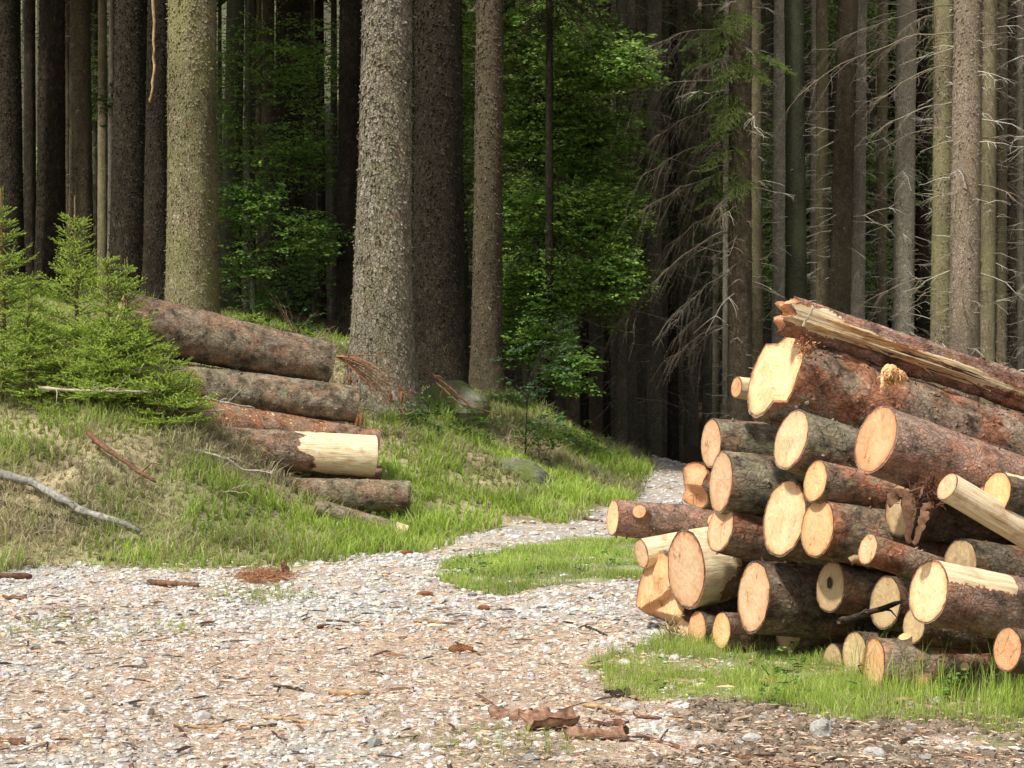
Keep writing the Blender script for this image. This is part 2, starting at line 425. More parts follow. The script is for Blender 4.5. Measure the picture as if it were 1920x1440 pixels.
# ------------------------------------------------------------------ terrain
def cp(px, py, Y): return ((px - 960) / F * Y, Y, CAMZ + (720 - py) / F * Y)
TOE = [(-14, 12.5), (-7, 14.4), (-4.2, 15.2), (-3.0, 15.75), (-1.64, 15.95), (-1.1, 16.9), (-.83, 18.0), (-.3, 19.2), (.52, 20.2), (1.15, 21.9), (1.6, 25), (2.2, 29.5), (2.45, 32.5), (4.5, 37), (10, 42), (30, 50)]
CPS = []
for x in (-14, -10, -7, -4.5, -2, 0, 2, 4):
    for y in (-12, -4, 2, 6, 9, 12): CPS.append((x, y, 0))
for x in (-1, 1, 3): CPS.append((x, 15, 0))
CPS += [(x, y, 0) for x, y in TOE[:12]]
CPS += [(1.2, 18, 0), (2.5, 20, 0), (2.6, 25, -.02), (3.2, 30, 0), (3.4, 33, -.02), (2.9, 17, -.05), (-3, 13.5, 0), (-1, 17 - .6, 0)]
CPS += [cp(*a) for a in [(0, 745, 18.5), (0, 900, 16.8), (0, 1000, 15.9), (300, 765, 18.8), (300, 900, 17.2), (300, 1000, 16.4), (150, 740, 18.6), (150, 742, 19.2), (50, 742, 19.2), (250, 748, 19.2),
        (470, 915, 17.8), (460, 850, 19), (600, 975, 18.0), (650, 1003, 17.5), (760, 962, 19.5), (700, 905, 20.5), (640, 860, 21), (400, 760, 20.5),
        (800, 900, 21), (800, 800, 23), (720, 772, 24), (650, 720, 24.5), (500, 620, 27), (360, 615, 25.5), (200, 600, 26), (0, 600, 26), (150, 650, 21), (-200, 700, 18.5),(-200, 600, 26),
        (900, 900, 22), (900, 795, 25), (830, 765, 26), (920, 750, 28), (1000, 900, 22.5), (1050, 840, 26), (1050, 805, 29), (1130, 930, 24), (1130, 862, 27),
        (1180, 868, 29.5), (1100, 812, 36), (1100, 765, 46), (1200, 880, 36), (500, 570, 36), (100, 560, 36), (800, 650, 36), (-400, 560, 30)]]
CPS += [cp(560, 955, 18.6), cp(600, 962, 19.2), cp(660, 968, 19.5), cp(540, 930, 19.2)]
CPS += [(3.2, 38, -.25), (6, 25, -.2), (9, 30, -.3), (7, 36, -.25), (14, 36, -.3), (6, 13, -.5), (9, 10, -.6), (14, 16, -.8), (14, 25, -.6), (5, 18, -.3), (20, 5, -.6)]
for x in (-60, -30, -12, 0, 12, 30, 60):
    CPS += [(x, 62, 3.5 - x * .03), (x, 95, 9), (x, 140, 26), (x, 200, 55), (x, 300, 80)]
    CPS += [(x, -30, 0)]
CPS += [(-40, 20, 3), (-40, 0, 1), (-25, 36, 3.5), (25, 50, .5), (40, 20, -.5), (40, 0, -.5)]
_c = np.array(CPS); _D = np.linalg.norm(_c[:, None, :2] - _c[None, :, :2], axis=2)
_A = np.zeros((len(_c) + 1,) * 2); _A[:-1, :-1] = _D - np.eye(len(_c)) * .12; _A[-1, :-1] = 1; _A[:-1, -1] = 1
_w = np.linalg.solve(_A, np.concatenate([_c[:, 2], [0]]))

def hraw(x, y):
    x = np.asarray(x, float); y = np.asarray(y, float); sh = x.shape
    x = x.reshape(-1); y = y.reshape(-1); out = np.empty(len(x))
    for i in range(0, len(x), 40000):
        d = np.hypot(x[i:i + 40000, None] - _c[None, :, 0], y[i:i + 40000, None] - _c[None, :, 1])
        out[i:i + 40000] = d @ _w[:-1] + _w[-1]
    return out.reshape(sh)

_toe = np.array(TOE, float)
_poly = np.array(TOE + [(60, 60), (60, 400), (-300, 400), (-300, 10)], float)
def inpoly(x, y, poly):
    c = np.zeros(x.shape, bool); n = len(poly)
    for i in range(n):
        x1, y1 = poly[i]; x2, y2 = poly[(i + 1) % n]
        if y1 == y2: continue
        t = ((y1 > y) != (y2 > y)) & (x < (x2 - x1) * (y - y1) / (y2 - y1) + x1)
        c ^= t
    return c
def dtoe(x, y):
    """signed distance to the toe of the bank, positive on the bank"""
    d = np.full(x.shape, 1e9)
    for (x1, y1), (x2, y2) in zip(_toe[:-1], _toe[1:]):
        dx, dy = x2 - x1, y2 - y1
        t = np.clip(((x - x1) * dx + (y - y1) * dy) / (dx * dx + dy * dy), 0, 1)
        d = np.minimum(d, np.hypot(x - x1 - t * dx, y - y1 - t * dy))
    return np.where(inpoly(x, y, _poly), d, -d)

def H(x, y):
    x = np.asarray(x, float); y = np.asarray(y, float)
    h = hraw(x, y)
    dt = dtoe(x, y); b = np.clip(dt / 1.0, 0, 1)
    near = np.clip((45 - y) / 20, 0, 1)
    h = h + b * fb2(x, y, .9, 3, 3) * .12 * near + fb2(x, y, 3.1, 9, 3) * (.012 + .03 * b) * near + (fb2(x, y * .5, .8, 19, 2) * .022 + (np.exp(-((x + 1.2 + .12 * (y - 9)) / .28) ** 2) + np.exp(-((x - .35 + .12 * (y - 9)) / .28) ** 2)) * -.03) * (1 - b) * (y > 0) * near
    # rut edges of the track
    return h
def Hs(x, y): return float(H(np.array([x]), np.array([y]))[0])

def gpt(px, py, lo=5.5, hi=60):
    Y = np.linspace(lo, hi, 1500); X = (px - 960) / F * Y
    p = 720 - F * (H(X, Y) - CAMZ) / Y
    i = np.argmax(p <= py)
    return Vector((X[i], Y[i], float(H(X[i:i + 1], Y[i:i + 1])[0])))

def flatpoly(pts):
    return np.array([((px - 960) / F * (CAMZ * F / (py - 720)), CAMZ * F / (py - 720)) for px, py in pts])
STRIP = flatpoly([(815, 1082), (860, 1052), (960, 1030), (1060, 1016), (1200, 1004), (1420, 1000), (1420, 1065), (1190, 1078), (1080, 1100), (960, 1104), (860, 1096)])
PILEG = flatpoly([(1120, 1245), (1200, 1200), (1330, 1200), (1500, 1205), (1700, 1215), (2100, 1240), (2100, 1450), (1880, 1402), (1750, 1378), (1600, 1362), (1450, 1352), (1290, 1322), (1150, 1290)])
LEFTG = flatpoly([(-60, 1150), (160, 1140), (320, 1165), (290, 1210), (100, 1225), (-60, 1215)])
LOWG = flatpoly([(790, 1400), (900, 1365), (1060, 1370), (1120, 1400), (1080, 1439), (900, 1470), (790, 1450)])
MIDG = flatpoly([(380, 1098), (520, 1090), (600, 1110), (480, 1125), (390, 1120)])
FRINGE = flatpoly([(120, 1050), (330, 1020), (620, 1000), (800, 1000), (850, 1012), (760, 1030), (560, 1060), (330, 1066), (180, 1062)])
SOIL = flatpoly([(1180, 1345), (1500, 1350), (1700, 1362), (1900, 1390), (2200, 1430), (2200, 1800), (1000, 1800), (1050, 1450), (1150, 1400)])

def soft(poly, x, y, k=.5, s=5):
    n = fb2(x, y, 2.3, s, 3) * k * .3; n2 = fb2(x, y, 2.1, s + 20, 3) * k * .3
    return inpoly(x + n, y + n2 * 2, poly)

def masks(x, y):
    dt = dtoe(x, y) + fb2(x, y, 1.6, 31, 3) * .18
    bank = dt > 0
    strip = soft(STRIP, x, y); pile = soft(PILEG, x, y); left = soft(LEFTG, x, y, .8); low = soft(LOWG, x, y, .6); mid = soft(MIDG, x, y)
    fr = soft(FRINGE, x, y, .6)
    return bank, strip, pile, left, low, mid, fr

def axis_lines(lo, hi, flo, fhi, fine):
    a = list(np.arange(flo, fhi + 1e-6, fine))
    s = fine; v = flo
    L = []
    while v > lo: s *= 1.16; v -= s; L.append(v)
    s = fine; v = a[-1]; Rr = []
    while v < hi: s *= 1.16; v += s; Rr.append(v)
    return np.array(L[::-1] + a + Rr)
gx = axis_lines(-220, 220, -6.5, 4.5, .055); gy = axis_lines(-60, 320, 6.2, 27, .06)
GX, GY = np.meshgrid(gx, gy)
GZ = H(GX, GY)
bank, strip, pile, left, low, mid, fr = masks(GX, GY)
gc = np.zeros(GX.shape + (3,))
n1 = np.clip(fb2(GX, GY, .55, 60, 4) * .9 + .5, 0, 1)[..., None]; n2 = np.clip(fb2(GX, GY, 6., 70, 3) * .7 + .5, 0, 1)[..., None]
grav = np.array([.60, .54, .46]) * (1 - n2 * .3); litter = np.array([.62, .46, .34]) * (.75 + n2 * .4)
# needle litter lies in patches between the wheel tracks
Wn = np.clip(fb2(GX, GY, .8, 90, 4) * 1.6 + .48, 0, 1)[..., None]
gc[:] = grav * (1 - Wn * .75) + litter * Wn * .75
def paint(mask, c, a=1.0):
    m = (mask.astype(float) * a)[..., None]; gc[:] = gc * (1 - m) + (np.array(c) * (.7 + .6 * n2)) * m
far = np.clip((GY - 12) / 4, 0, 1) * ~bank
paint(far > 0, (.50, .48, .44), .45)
paint(strip | pile | fr, (.36, .38, .16), .7)
paint(left | low | mid, (.25, .22, .12), .4)
paint(soft(SOIL, GX, GY, 1.6), (.24, .185, .135), .75)
paint(bank, (.38, .35, .19), 1)
dtg = dtoe(GX, GY)
paint((dtg > 0) & (fb2(GX, GY, .7, 44, 3) > .1), (.52, .43, .26), .8)
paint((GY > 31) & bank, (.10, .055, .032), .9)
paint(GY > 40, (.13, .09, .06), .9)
paint(GY > 75, (.12, .13, .07), .9)  # hazy green depth painted into the colour of the far hillside
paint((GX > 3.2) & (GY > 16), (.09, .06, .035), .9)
isroad = ~bank & (GX < 12) & (GX > -13) & (GY > -10)
ny, nx = GX.shape
idx = np.arange(nx * ny).reshape(ny, nx)
quads = np.stack([idx[:-1, :-1], idx[:-1, 1:], idx[1:, 1:], idx[1:, :-1]], -1).reshape(-1, 4)
rq = isroad[:-1, :-1].reshape(-1)

def ground_mat(name, hs):
    m = NT(name); v = m.objco((1, 1, 1), rand=False)
    c = m.attr('col').outputs['Color']
    f = m.noise(v, 7, 6, .7); k = m.noise(v, 45, 6, .75); q = m.noise(v, 160, 3, .7)
    c = m.mix(1.0, c, m.ramp(k, [(.3, .55), (.7, 1.35)]), 'MULTIPLY')
    c = m.mix(1.0, c, m.ramp(f, [(.3, .8), (.7, 1.15)]), 'MULTIPLY')
    c = m.mix(1.0, c, m.ramp(q, [(.3, .75), (.7, 1.2)]), 'MULTIPLY')
    vo = m.n('ShaderNodeTexVoronoi'); vo.inputs['Scale'].default_value = 60; m.l(v, vo.inputs['Vector'])
    h = m.math('ADD', m.math('MULTIPLY', k, 1.2), m.math('MULTIPLY', m.math('SUBTRACT', 1, vo.outputs['Distance']), .5))
    return m.bsdf(c, .95, h, .9, hs, spec=.1)
M['gravel'] = ground_mat('gravel_ground', .018); M['soil'] = ground_mat('forest_soil', .03)
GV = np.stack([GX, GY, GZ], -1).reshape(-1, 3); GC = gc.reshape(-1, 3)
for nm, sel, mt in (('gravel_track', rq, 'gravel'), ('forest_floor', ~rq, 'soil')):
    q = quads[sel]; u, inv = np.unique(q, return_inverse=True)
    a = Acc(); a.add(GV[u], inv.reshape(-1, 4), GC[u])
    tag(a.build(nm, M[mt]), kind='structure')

# ------------------------------------------------------------------ gravel, litter and grass (uncountable)
def view_ok(x, y, pad=480):
    px = 960 + F * x / np.maximum(y, .1)
    return (px > -pad) & (px < 1920 + pad)
def sample(n, x0, x1, y0, y1, r):
    x = r.uniform(x0, x1, n); y = r.uniform(y0, y1, n); k = view_ok(x, y)
    return x[k], y[k]

r = np.random.default_rng(11)
acc = Acc()
def do_stones(n, y0, y1, smin, smax, thin, pale=1.0, seed=0):
    x, y = sample(int(n * 1.25), -6.2, 4.6, y0, y1, r)
    bank, strip, pile, left, low, mid, fr = masks(x, y)
    w = fb2(x, y, .8, 90, 4) * 1.6 + .42
    keep = ~bank & ~(soft(SOIL, x, y, 1.6) & (r.random(len(x)) < .75)) & ~(strip & (r.random(len(x)) < .95)) & ~((pile | fr) & (r.random(len(x)) < .8)) & (r.random(len(x)) > np.clip(w, 0, 1) * thin)
    x, y = x[keep], y[keep]; n = len(x)
    s = smin + (smax - smin) * r.random(n) ** 2.4
    z = H(x, y) + s * .10
    b = r.uniform(.40, .62, n)[:, None] * pale
    so = soft(SOIL, x, y, 1.6); b[so] *= .6
    c = b * np.array([[1.0, .96, .90]]) * (1 + r.normal(size=(n, 3)) * .02)
    dk = r.random(n) < .06; c[dk] *= .5
    tn = r.random(n) < .12; c[tn] *= np.array([1.0, .8, .62])
    stones(acc, np.stack([x, y, z], 1), s, np.clip(c, 0, .82), seed, .5)
do_stones(60000, 6.6, 11.5, .004, .027, .6, seed=1)
do_stones(30000, 11.5, 17, .008, .036, .35, seed=2)
do_stones(12000, 17, 34, .014, .05, .1, seed=3)
do_stones(500, 6.8, 14, .03, .055, .2, seed=7)
tag(acc.build('gravel', M['stone'], smooth=False), 'pale angular gravel stones scattered over the forest track', 'gravel', kind='stuff')

# needles, bark crumbs and small twigs
acc = Acc()
def flakes(n, x0, x1, y0, y1, lmin, lmax, wr, cols, cond, seed, lift=.006):
    x, y = sample(n, x0, x1, y0, y1, r)
    k = cond(x, y); x, y = x[k], y[k]; n = len(x)
    L = lmin + (lmax - lmin) * r.random(n) ** 2.5; W = np.maximum(.002, L * wr * r.uniform(.5, 1.5, n))
    a = r.uniform(0, np.pi, n); d = np.stack([np.cos(a), np.sin(a), r.normal(size=n) * .1], 1); s = np.stack([-np.sin(a), np.cos(a), r.normal(size=n) * .25], 1)
    P = np.stack([x, y, H(x, y) + lift + r.random(n) * .012], 1)
    D = d * L[:, None] / 2; S = s * W[:, None] / 2; U = np.array([0, 0, 1.]) * W[:, None] * .5
    V = np.stack([P - D - S, P - D + S, P + D * r.uniform(.7, 1, n)[:, None] + S, P + D - S, P - D * .3 + U, P + D * .4 + U], 1)
    k = np.arange(n)[:, None] * 6
    f4 = np.concatenate([k + np.array([[0, 3, 5, 4]]), k + np.array([[1, 4, 5, 2]])])
    cc = np.array(cols)[r.integers(0, len(cols), n)] * r.uniform(.7, 1.3, n)[:, None]
    acc.add(V, f4, np.repeat(cc, 6, 0))
NB = [(.60, .40, .27), (.54, .34, .22), (.64, .50, .37), (.38, .22, .14), (.68, .58, .45)]
fl = lambda x, y: dtoe(x, y) < .3
flakes(52000, -4.0, 4.0, 6.6, 11, .008, .05, .16, NB, lambda x, y: fl(x, y) & (r.random(len(x)) < np.clip(fb2(x, y, .8, 90, 4) * 1.6 + .62, .15, 1)), 1)
flakes(15000, -6, 3.8, 11, 18, .02, .09, .16, NB, lambda x, y: fl(x, y) & (r.random(len(x)) < np.clip(fb2(x, y, .8, 90, 4) * 1.6 + .5, .05, 1)) & ~inpoly(x, y, STRIP), 2)
flakes(1500, -3.2, 3.4, 6.8, 13, .05, .16, .10, [(.10, .06, .04), (.22, .12, .07), (.45, .33, .2), (.06, .04, .03)], fl, 3, .012)
flakes(6000, .3, 3.4, 6.4, 9.5, .006, .05, .22, [(.24, .17, .12), (.32, .22, .15), (.14, .10, .07), (.40, .29, .20)], lambda x, y: soft(SOIL, x, y, 1.6), 4)
_x, _y = sample(9000, .3, 3.4, 6.4, 9.5, r); _k = soft(SOIL, _x, _y, 1.6); _x = _x[_k]; _y = _y[_k]; _s = .006 + .022 * r.random(len(_x)) ** 3
stones(acc, np.stack([_x, _y, H(_x, _y) + _s * .2], 1), _s, np.array([.21, .16, .115]) * r.uniform(.5, 1.5, (len(_x), 1)), 44, .8)
tag(acc.build('needle_litter', M['litter'], smooth=False), 'brown needles, bark crumbs and twig bits strewn on the gravel', 'litter', kind='stuff')

# grass
def grasscol(n, straw, lush=1.0):
    a = np.array([.30, .47, .055]); b = np.array([.54, .66, .15]); s = np.array([.46, .38, .20])
    t = r.random(n)[:, None]; c = (a * (1 - t) + b * t) * lush
    st = (r.random(n) < straw)[:, None]
    c = np.where(st, s * r.uniform(.6, 1.15, (n, 1)), c)
    return c
def grass(name, label, n, x0, x1, y0, y1, cond, hh, straw, w=.0035, bend=(.1, .6), lush=1.0, tuft=True, seed=0):
    acc = Acc()
    x, y = sample(n, x0, x1, y0, y1, r)
    k = cond(x, y); x, y = x[k], y[k]; n = len(x)
    if tuft:
        cx = np.floor(x / .09) * .09 + .045 + .05 * vn(np.stack([x * 0.9, y * 1.1, x * 0], -1), 66) + (hashn(np.floor(x / .09), np.floor(y / .09), x * 0, 5) - .5) * .09
        cy = np.floor(y / .09) * .09 + .045 + (hashn(np.floor(x / .09), np.floor(y / .09), x * 0, 6) - .5) * .09
        tt = .55; x = x * (1 - tt) + cx * tt; y = y * (1 - tt) + cy * tt
    hs = (hh[0] + (hh[1] - hh[0]) * r.random(n) ** 1.6) * np.clip(1 + fb2(x, y, 2.2, 77, 2) * .7, .35, 1.7)
    P = np.stack([x, y, H(x, y) - .005], 1)
    st = np.clip(straw(x, y) if callable(straw) else np.full(n, straw), 0, 1)
    c = grasscol(n, 0, lush); sm = r.random(n) < st
    c[sm] = np.array([.74, .64, .40]) * r.uniform(.6, 1.1, (sm.sum(), 1))
    c *= np.clip(1 + fb2(x, y, 1.3, 55, 2) * .25, .6, 1.3)[:, None]
    Wd = w * r.uniform(.7, 1.4, n) * np.clip(y / 11, .9, 2.2)
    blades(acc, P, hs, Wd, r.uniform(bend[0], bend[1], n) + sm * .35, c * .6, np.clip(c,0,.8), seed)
    return tag(acc.build(name, M['grassm'], smooth=False), label, 'grass', kind='stuff')

grass('grass', 'short bright green grass strip growing between the wheel tracks', 80000, -1.2, 2.4, 13.2, 19, lambda x, y: soft(STRIP, x, y) & (r.random(len(x)) < np.clip(.75 + fb2(x, y, 3., 41, 3), .1, 1)), (.03, .085), .15, lush=1.1, tuft=False, seed=1)
def pc(x, y): return soft(PILEG, x, y) & (r.random(len(x)) < np.clip(fb2(x, y, 2.0, 88, 3) * 1.3 + .95, .08, 1))
grass('grass', 'bright green grass growing along the foot of the right log pile', 110000, .3, 3.4, 7.4, 11.2, pc, (.03, .10), .14, w=.0028, tuft=False, lush=1.1, seed=2)
def sc_(x, y):
    b = soft(LEFTG, x, y, .8) | soft(LOWG, x, y, .6) | soft(MIDG, x, y)
    return b & (r.random(len(x)) < np.clip(fb2(x, y, 2.5, 98, 3) * 1.6 + .55, 0, 1))
grass('grass', 'sparse thin green grass tufts poking through the gravel', 60000, -4, 1.0, 6.8, 14.5, sc_, (.02, .06), .1, w=.0028, seed=3)
def fc(x, y): return soft(FRINGE, x, y, .6) & (r.random(len(x)) < np.clip(fb2(x, y, 1.7, 58, 3) * 1.6 + .7, .1, 1))
grass('grass', 'fresh green grass fringe along the toe of the left bank', 30000, -4.6, 0, 14.8, 19.5, fc, (.05, .12), .12, lush=1.15, seed=4)
def bstraw(x, y):
    lush = np.exp(-(((x - .3) / 1.5) ** 2 + ((y - 21.8) / 2.2) ** 2) * .6)
    return np.clip(.42 + np.clip((-x - .5) * .06, 0, .18) + fb2(x, y, .8, 12, 3) * .8 - lush * .62, .04, .95)
def bcond(x, y):
    d = dtoe(x, y); return (d > -.55) & (r.random(len(x)) < np.clip(1.05 + d * np.clip(y - 13.5, 2, 6), 0, 1) ** 1.5) & (r.random(len(x)) < np.clip(1.1 - np.clip((y - 26) / 9, 0, .8) + fb2(x, y, 1.1, 71, 3) * .5, .05, 1)) & ~((d < .25) & (fb2(x, y, 1.6, 31, 3) < -.25))
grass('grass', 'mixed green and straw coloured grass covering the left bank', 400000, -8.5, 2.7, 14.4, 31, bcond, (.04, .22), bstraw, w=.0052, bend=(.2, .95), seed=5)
# tall tufts under the pile
def tall(x, y): return soft(PILEG, x, y) & (x > 1.6) & (y > 8.1) & (r.random(len(x)) < .06)
grass('grass', 'tall thin seeding grass blades in front of the lowest logs', 26000, 1.4, 2.9, 8, 9.3, tall, (.10, .26), .15, w=.0035, bend=(.1, .5), tuft=False, seed=6)

# ------------------------------------------------------------------ logs
def rings_mesh(L, rf, seed, n=44, step=.035, zf=None, barefn=None, rough=.02, lump=.04):
    """body of a log along local z; rf(t 0..1)->radius"""
    K = max(6, int(L / step)); z = np.linspace(0, L, K + 1); th = np.arange(n) / n * 2 * np.pi
    Z, T = np.meshgrid(z, th, indexing='ij')
    r0 = rf(Z / L, T) if rf.__code__.co_argcount == 2 else rf(Z / L)
    q = np.stack([np.cos(T) * r0 * 3, np.sin(T) * r0 * 3, Z * 1.2], -1)
    q2 = np.stack([np.cos(T) * r0 * 28, np.sin(T) * r0 * 28, Z * 20], -1)
    rr = r0 * (1 + lump * vn(q + seed * 7.1, seed) + rough * fbm(q2 + seed * 3.3, seed, 2) + rough * 1.1 * np.clip(fbm(q2 * .33 + seed, seed + 5, 2), .1, 1))
    X = np.cos(T) * rr; Y = np.sin(T) * rr; ZZ = Z.copy()
    if zf is not None:
        f0 = zf(X[0], Y[0]); w = np.clip(1 - Z / max(.3, float(np.abs(f0).max()) * 2.5), 0, 1)
        ZZ = Z + w * zf(X[0], Y[0])[None, :]
    # sway
    sx = .02 * np.sin(Z * 1.3 + seed) - .02 * math.sin(seed); X = X + sx
    V = np.stack([X, Y, ZZ], -1)
    bare = barefn(Z, T) if barefn else np.zeros_like(Z)
    return V, bare, rr[0], rr[-1]

def flakes_on(a, P, N, T, size, lift, seed, ex=None):
    '''small bark scales: P points, N outward normals, T direction along the stem'''
    rr = np.random.default_rng(seed); n = len(P); T = norm(T); B = norm(np.cross(N, T))
    w = size * rr.uniform(.4, 1.2, n)[:, None]; l = size * rr.uniform(.5, 1.5, n)[:, None]; up = lift * rr.uniform(.3, 1.6, n)[:, None]
    sk = rr.normal(size=(n, 4, 1)) * .25
    c = [P - B * w * (1 + sk[:, 0]) - N * .002, P + B * w * (1 + sk[:, 1]) - N * .002, P + B * w * .8 + T * l * (1 + sk[:, 2]) + N * up, P + T * l * (1.25 + sk[:, 3]) + N * up * 1.2, P - B * w * .75 + T * l + N * up * .9]
    V = np.stack(c, 1); k = np.arange(n)[:, None] * 5
    a.add(V, np.concatenate([k + np.array([[0, 1, 2]]), k + np.array([[0, 2, 3]]), k + np.array([[0, 3, 4]])]), None, 0 if ex is None else ex)

def frame(p0, p1):
    d = (p1 - p0).normalized(); x = Vector((0, 0, 1)).cross(d).normalized(); y = d.cross(x)
    m = Matrix((x, y, d)).transposed().to_4x4(); m.translation = p0
    return m

def log(p0, p1, r0, r1, label, bark='log_red', wood='wood', seed=1, group='logs piled on the right beside the track', name='spruce_log', zf=None, barefn=None, rf=None,
        n=52, knots=(), lump=.05, rough=.022, face_at=0, rimw=.93, cat='log', facelabel=None):
    """face_at 0: detailed cut face at p0"""
    if rf is None: rf = lambda t: r0 + (r1 - r0) * t
    root = empty(name, p0); root.matrix_world = frame(p0, p1)
    tag(root, label, cat, group)
    L = (p1 - p0).length
    V, bare, ra, rb = rings_mesh(L, rf, seed, n=n, zf=zf, barefn=barefn, lump=lump, rough=rough)
    K, n = V.shape[:2]
    a = Acc()
    ix = np.arange(K * n).reshape(K, n)
    q = np.stack([ix[:-1], np.roll(ix[:-1], -1, 1), np.roll(ix[1:], -1, 1), ix[1:]], -1).reshape(-1, 4)
    a.add(V, q, None, bare.reshape(-1))
    # rim annuli at both ends
    for e in (0, K - 1):
        o = V[e]; c = o.mean(0); i = c + (o - c) * rimw
        i[:, 2] = (zf(i[:, 0], i[:, 1]) if (zf is not None and e == 0) else i[:, 2])
        i[:, 2] += .002 if e == 0 else -.002
        ii = np.arange(n)
        VV = np.concatenate([o, i]); qq = np.stack([ii, ii + n, (ii + 1) % n + n, (ii + 1) % n], -1)
        if e: qq = qq[:, ::-1]
        a.add(VV, qq, None, np.zeros(2 * n))
    fr_ = np.random.default_rng(seed); nf = int(L * 260 * (ra.mean() / .15) * (rough / .022))
    ki = fr_.integers(1, K - 1, nf); ni = fr_.integers(0, n, nf); ok = bare[ki, ni] < .25; ki, ni = ki[ok], ni[ok]
    Pf = V[ki, ni] + (V[ki, (ni + 1) % n] - V[ki, ni]) * fr_.random((len(ki), 1)) + (V[ki + 1, ni] - V[ki, ni]) * fr_.random((len(ki), 1))
    Nf = V[ki, ni].copy(); Nf[:, 2] = 0; Nf = norm(Nf); Tf = np.zeros_like(Nf); Tf[:, 2] = fr_.choice([-1., 1.], len(ki)); Tf += fr_.normal(size=Tf.shape) * .5
    flakes_on(a, Pf, Nf, Tf, .011, .0045, seed)
    a.build('bark', M[bark], root)
    for e in (0, K - 1):
        o = V[e]; c = o.mean(0); f = Acc(); m = 30 if (zf is not None and e == 0) else 10
        rrn = np.linspace(0, 1, m + 1)[1:]
        pts = c[None, None] + (o - c)[None] * (rimw + .004) * rrn[:, None, None]
        if zf is not None and e == 0: pts[..., 2] = zf(pts[..., 0], pts[..., 1])
        jig = fbm(pts * 60 + seed, seed, 2) * .0015
        pts[..., 2] += jig + (-.001 if e == 0 else .001)
        cz = (zf(c[None, 0], c[None, 1])[0] if (zf is not None and e == 0) else c[2])
        VV = np.concatenate([[[c[0], c[1], cz]], pts.reshape(-1, 3)])
        ii = np.arange(n); jj = (ii + 1) % n
        tri = np.stack([np.zeros(n, int), jj + 1, ii + 1], -1)
        qq = [np.stack([1 + k * n + ii, 1 + k * n + jj, 1 + (k + 1) * n + jj, 1 + (k + 1) * n + ii], -1) for k in range(m - 1)]
        ex = np.concatenate([[0.001], np.repeat(rrn, n)])
        f.add(VV, tri if e == 0 else tri[:, ::-1], None, ex)
        q4 = np.concatenate(qq) 
        if e == 0: q4 = q4[:, ::-1]
        f.f4.append(q4)
        cf = f.build('cut_face', M[wood], root, smooth=False, exname='rr')
        if facelabel and e == 0: cf['label'] = facelabel
    for (zk, th, rk) in knots:
        th = R(th); t = zk / L; rr_ = rf(np.array([t]), np.array([th]))[0] if rf.__code__.co_argcount == 2 else rf(t)
        dirn = Vector((math.cos(th), math.sin(th), -.55)).normalized()
        base = Vector((math.cos(th) * rr_ * .8, math.sin(th) * rr_ * .8, zk + .03))
        tip = base + dirn * (rr_ * .2 + rk * 1.1)
        b = Acc(); P = np.array([base, base * .5 + tip * .5, tip - dirn * .004, tip]); tubes(b, P, np.array([rk * 1.6, rk * 1.25, rk * 1.08, rk]), 12, (.3, .15, .08), cap=False)
        kb = b.build('knot', M[bark], root)
        s = Acc(); A_ = dirn.cross(Vector((0, 0, 1))).normalized(); B_ = dirn.cross(A_)
        ang = np.arange(12) / 12 * 2 * np.pi
        P2 = [tip + dirn * .002] + [tip + (A_ * math.cos(g) + B_ * math.sin(g)) * rk * .98 for g in ang]
        s.add(np.array([list(v) for v in P2]), np.array([[0, 1 + j, 1 + (j + 1) % 12] for j in range(12)]), None, np.array([.001] + [.9] * 12))
        s.build('knot_face', M['wood_orange'], kb, smooth=False, exname='rr')
    return root

def ribbon(acc, P, W, col, seed=0, tw=.6):
    P = np.asarray(P, float); K = len(P); rr = np.random.default_rng(seed)
    T = norm(np.gradient(P, axis=0)); A = norm(np.cross(T, np.array([.3, 1, .2])))
    B = np.cross(T, A); ph = np.linspace(0, tw, K)[:, None]
    S = A * np.cos(ph) + B * np.sin(ph); N = np.cross(S, T)
    W = np.asarray(W)[:, None]
    cross = np.linspace(-1, 1, 5)
    V = P[:, None] + S[:, None] * (W * cross[None, :])[:, :, None] + N[:, None] * (W * (cross[None, :] ** 2) * .5)[:, :, None] + rr.normal(size=(K, 5, 3)) * .0015
    ix = np.arange(K * 5).reshape(K, 5)
    q = np.stack([ix[:-1, :-1], ix[:-1, 1:], ix[1:, 1:], ix[1:, :-1]], -1).reshape(-1, 4)
    acc.add(V, q, col)
def pileY(px): return 5.38 / ((px - 960) / F + .4)
def plog(cx, cy, ry, slope, label, L=3.2, dY=0., grow=1.05, ang=23, **kw):
    """log of the pile: face at pixel column cx,row cy; ry = half height of the face (px)"""
    Y = pileY(cx) + dY; p0 = at(cx, cy, Y); r = ry * 1.035 * Y / F
    a = R(ang); d = Vector((math.cos(a), math.sin(a), 0))
    # pick the dip that gives the wanted slope in the image
    c0 = Vector((cx, cy)); best = None
    for k in range(-20, 45):
        t = R(k); v = Vector((d.x * math.cos(t), d.y * math.cos(t), -math.sin(t))); q = p0 + v * .6
        sx = 960 + F * q.x / q.y; sy = 720 - F * (q.z - CAMZ) / q.y
        s = math.degrees(math.atan2(sy - cy, sx - cx))
        if best is None or abs(s - slope) < best[0]: best = (abs(s - slope), v)
    return log(p0, p0 + best[1] * L, r, r * grow, label, seed=int(cx + cy), **kw)

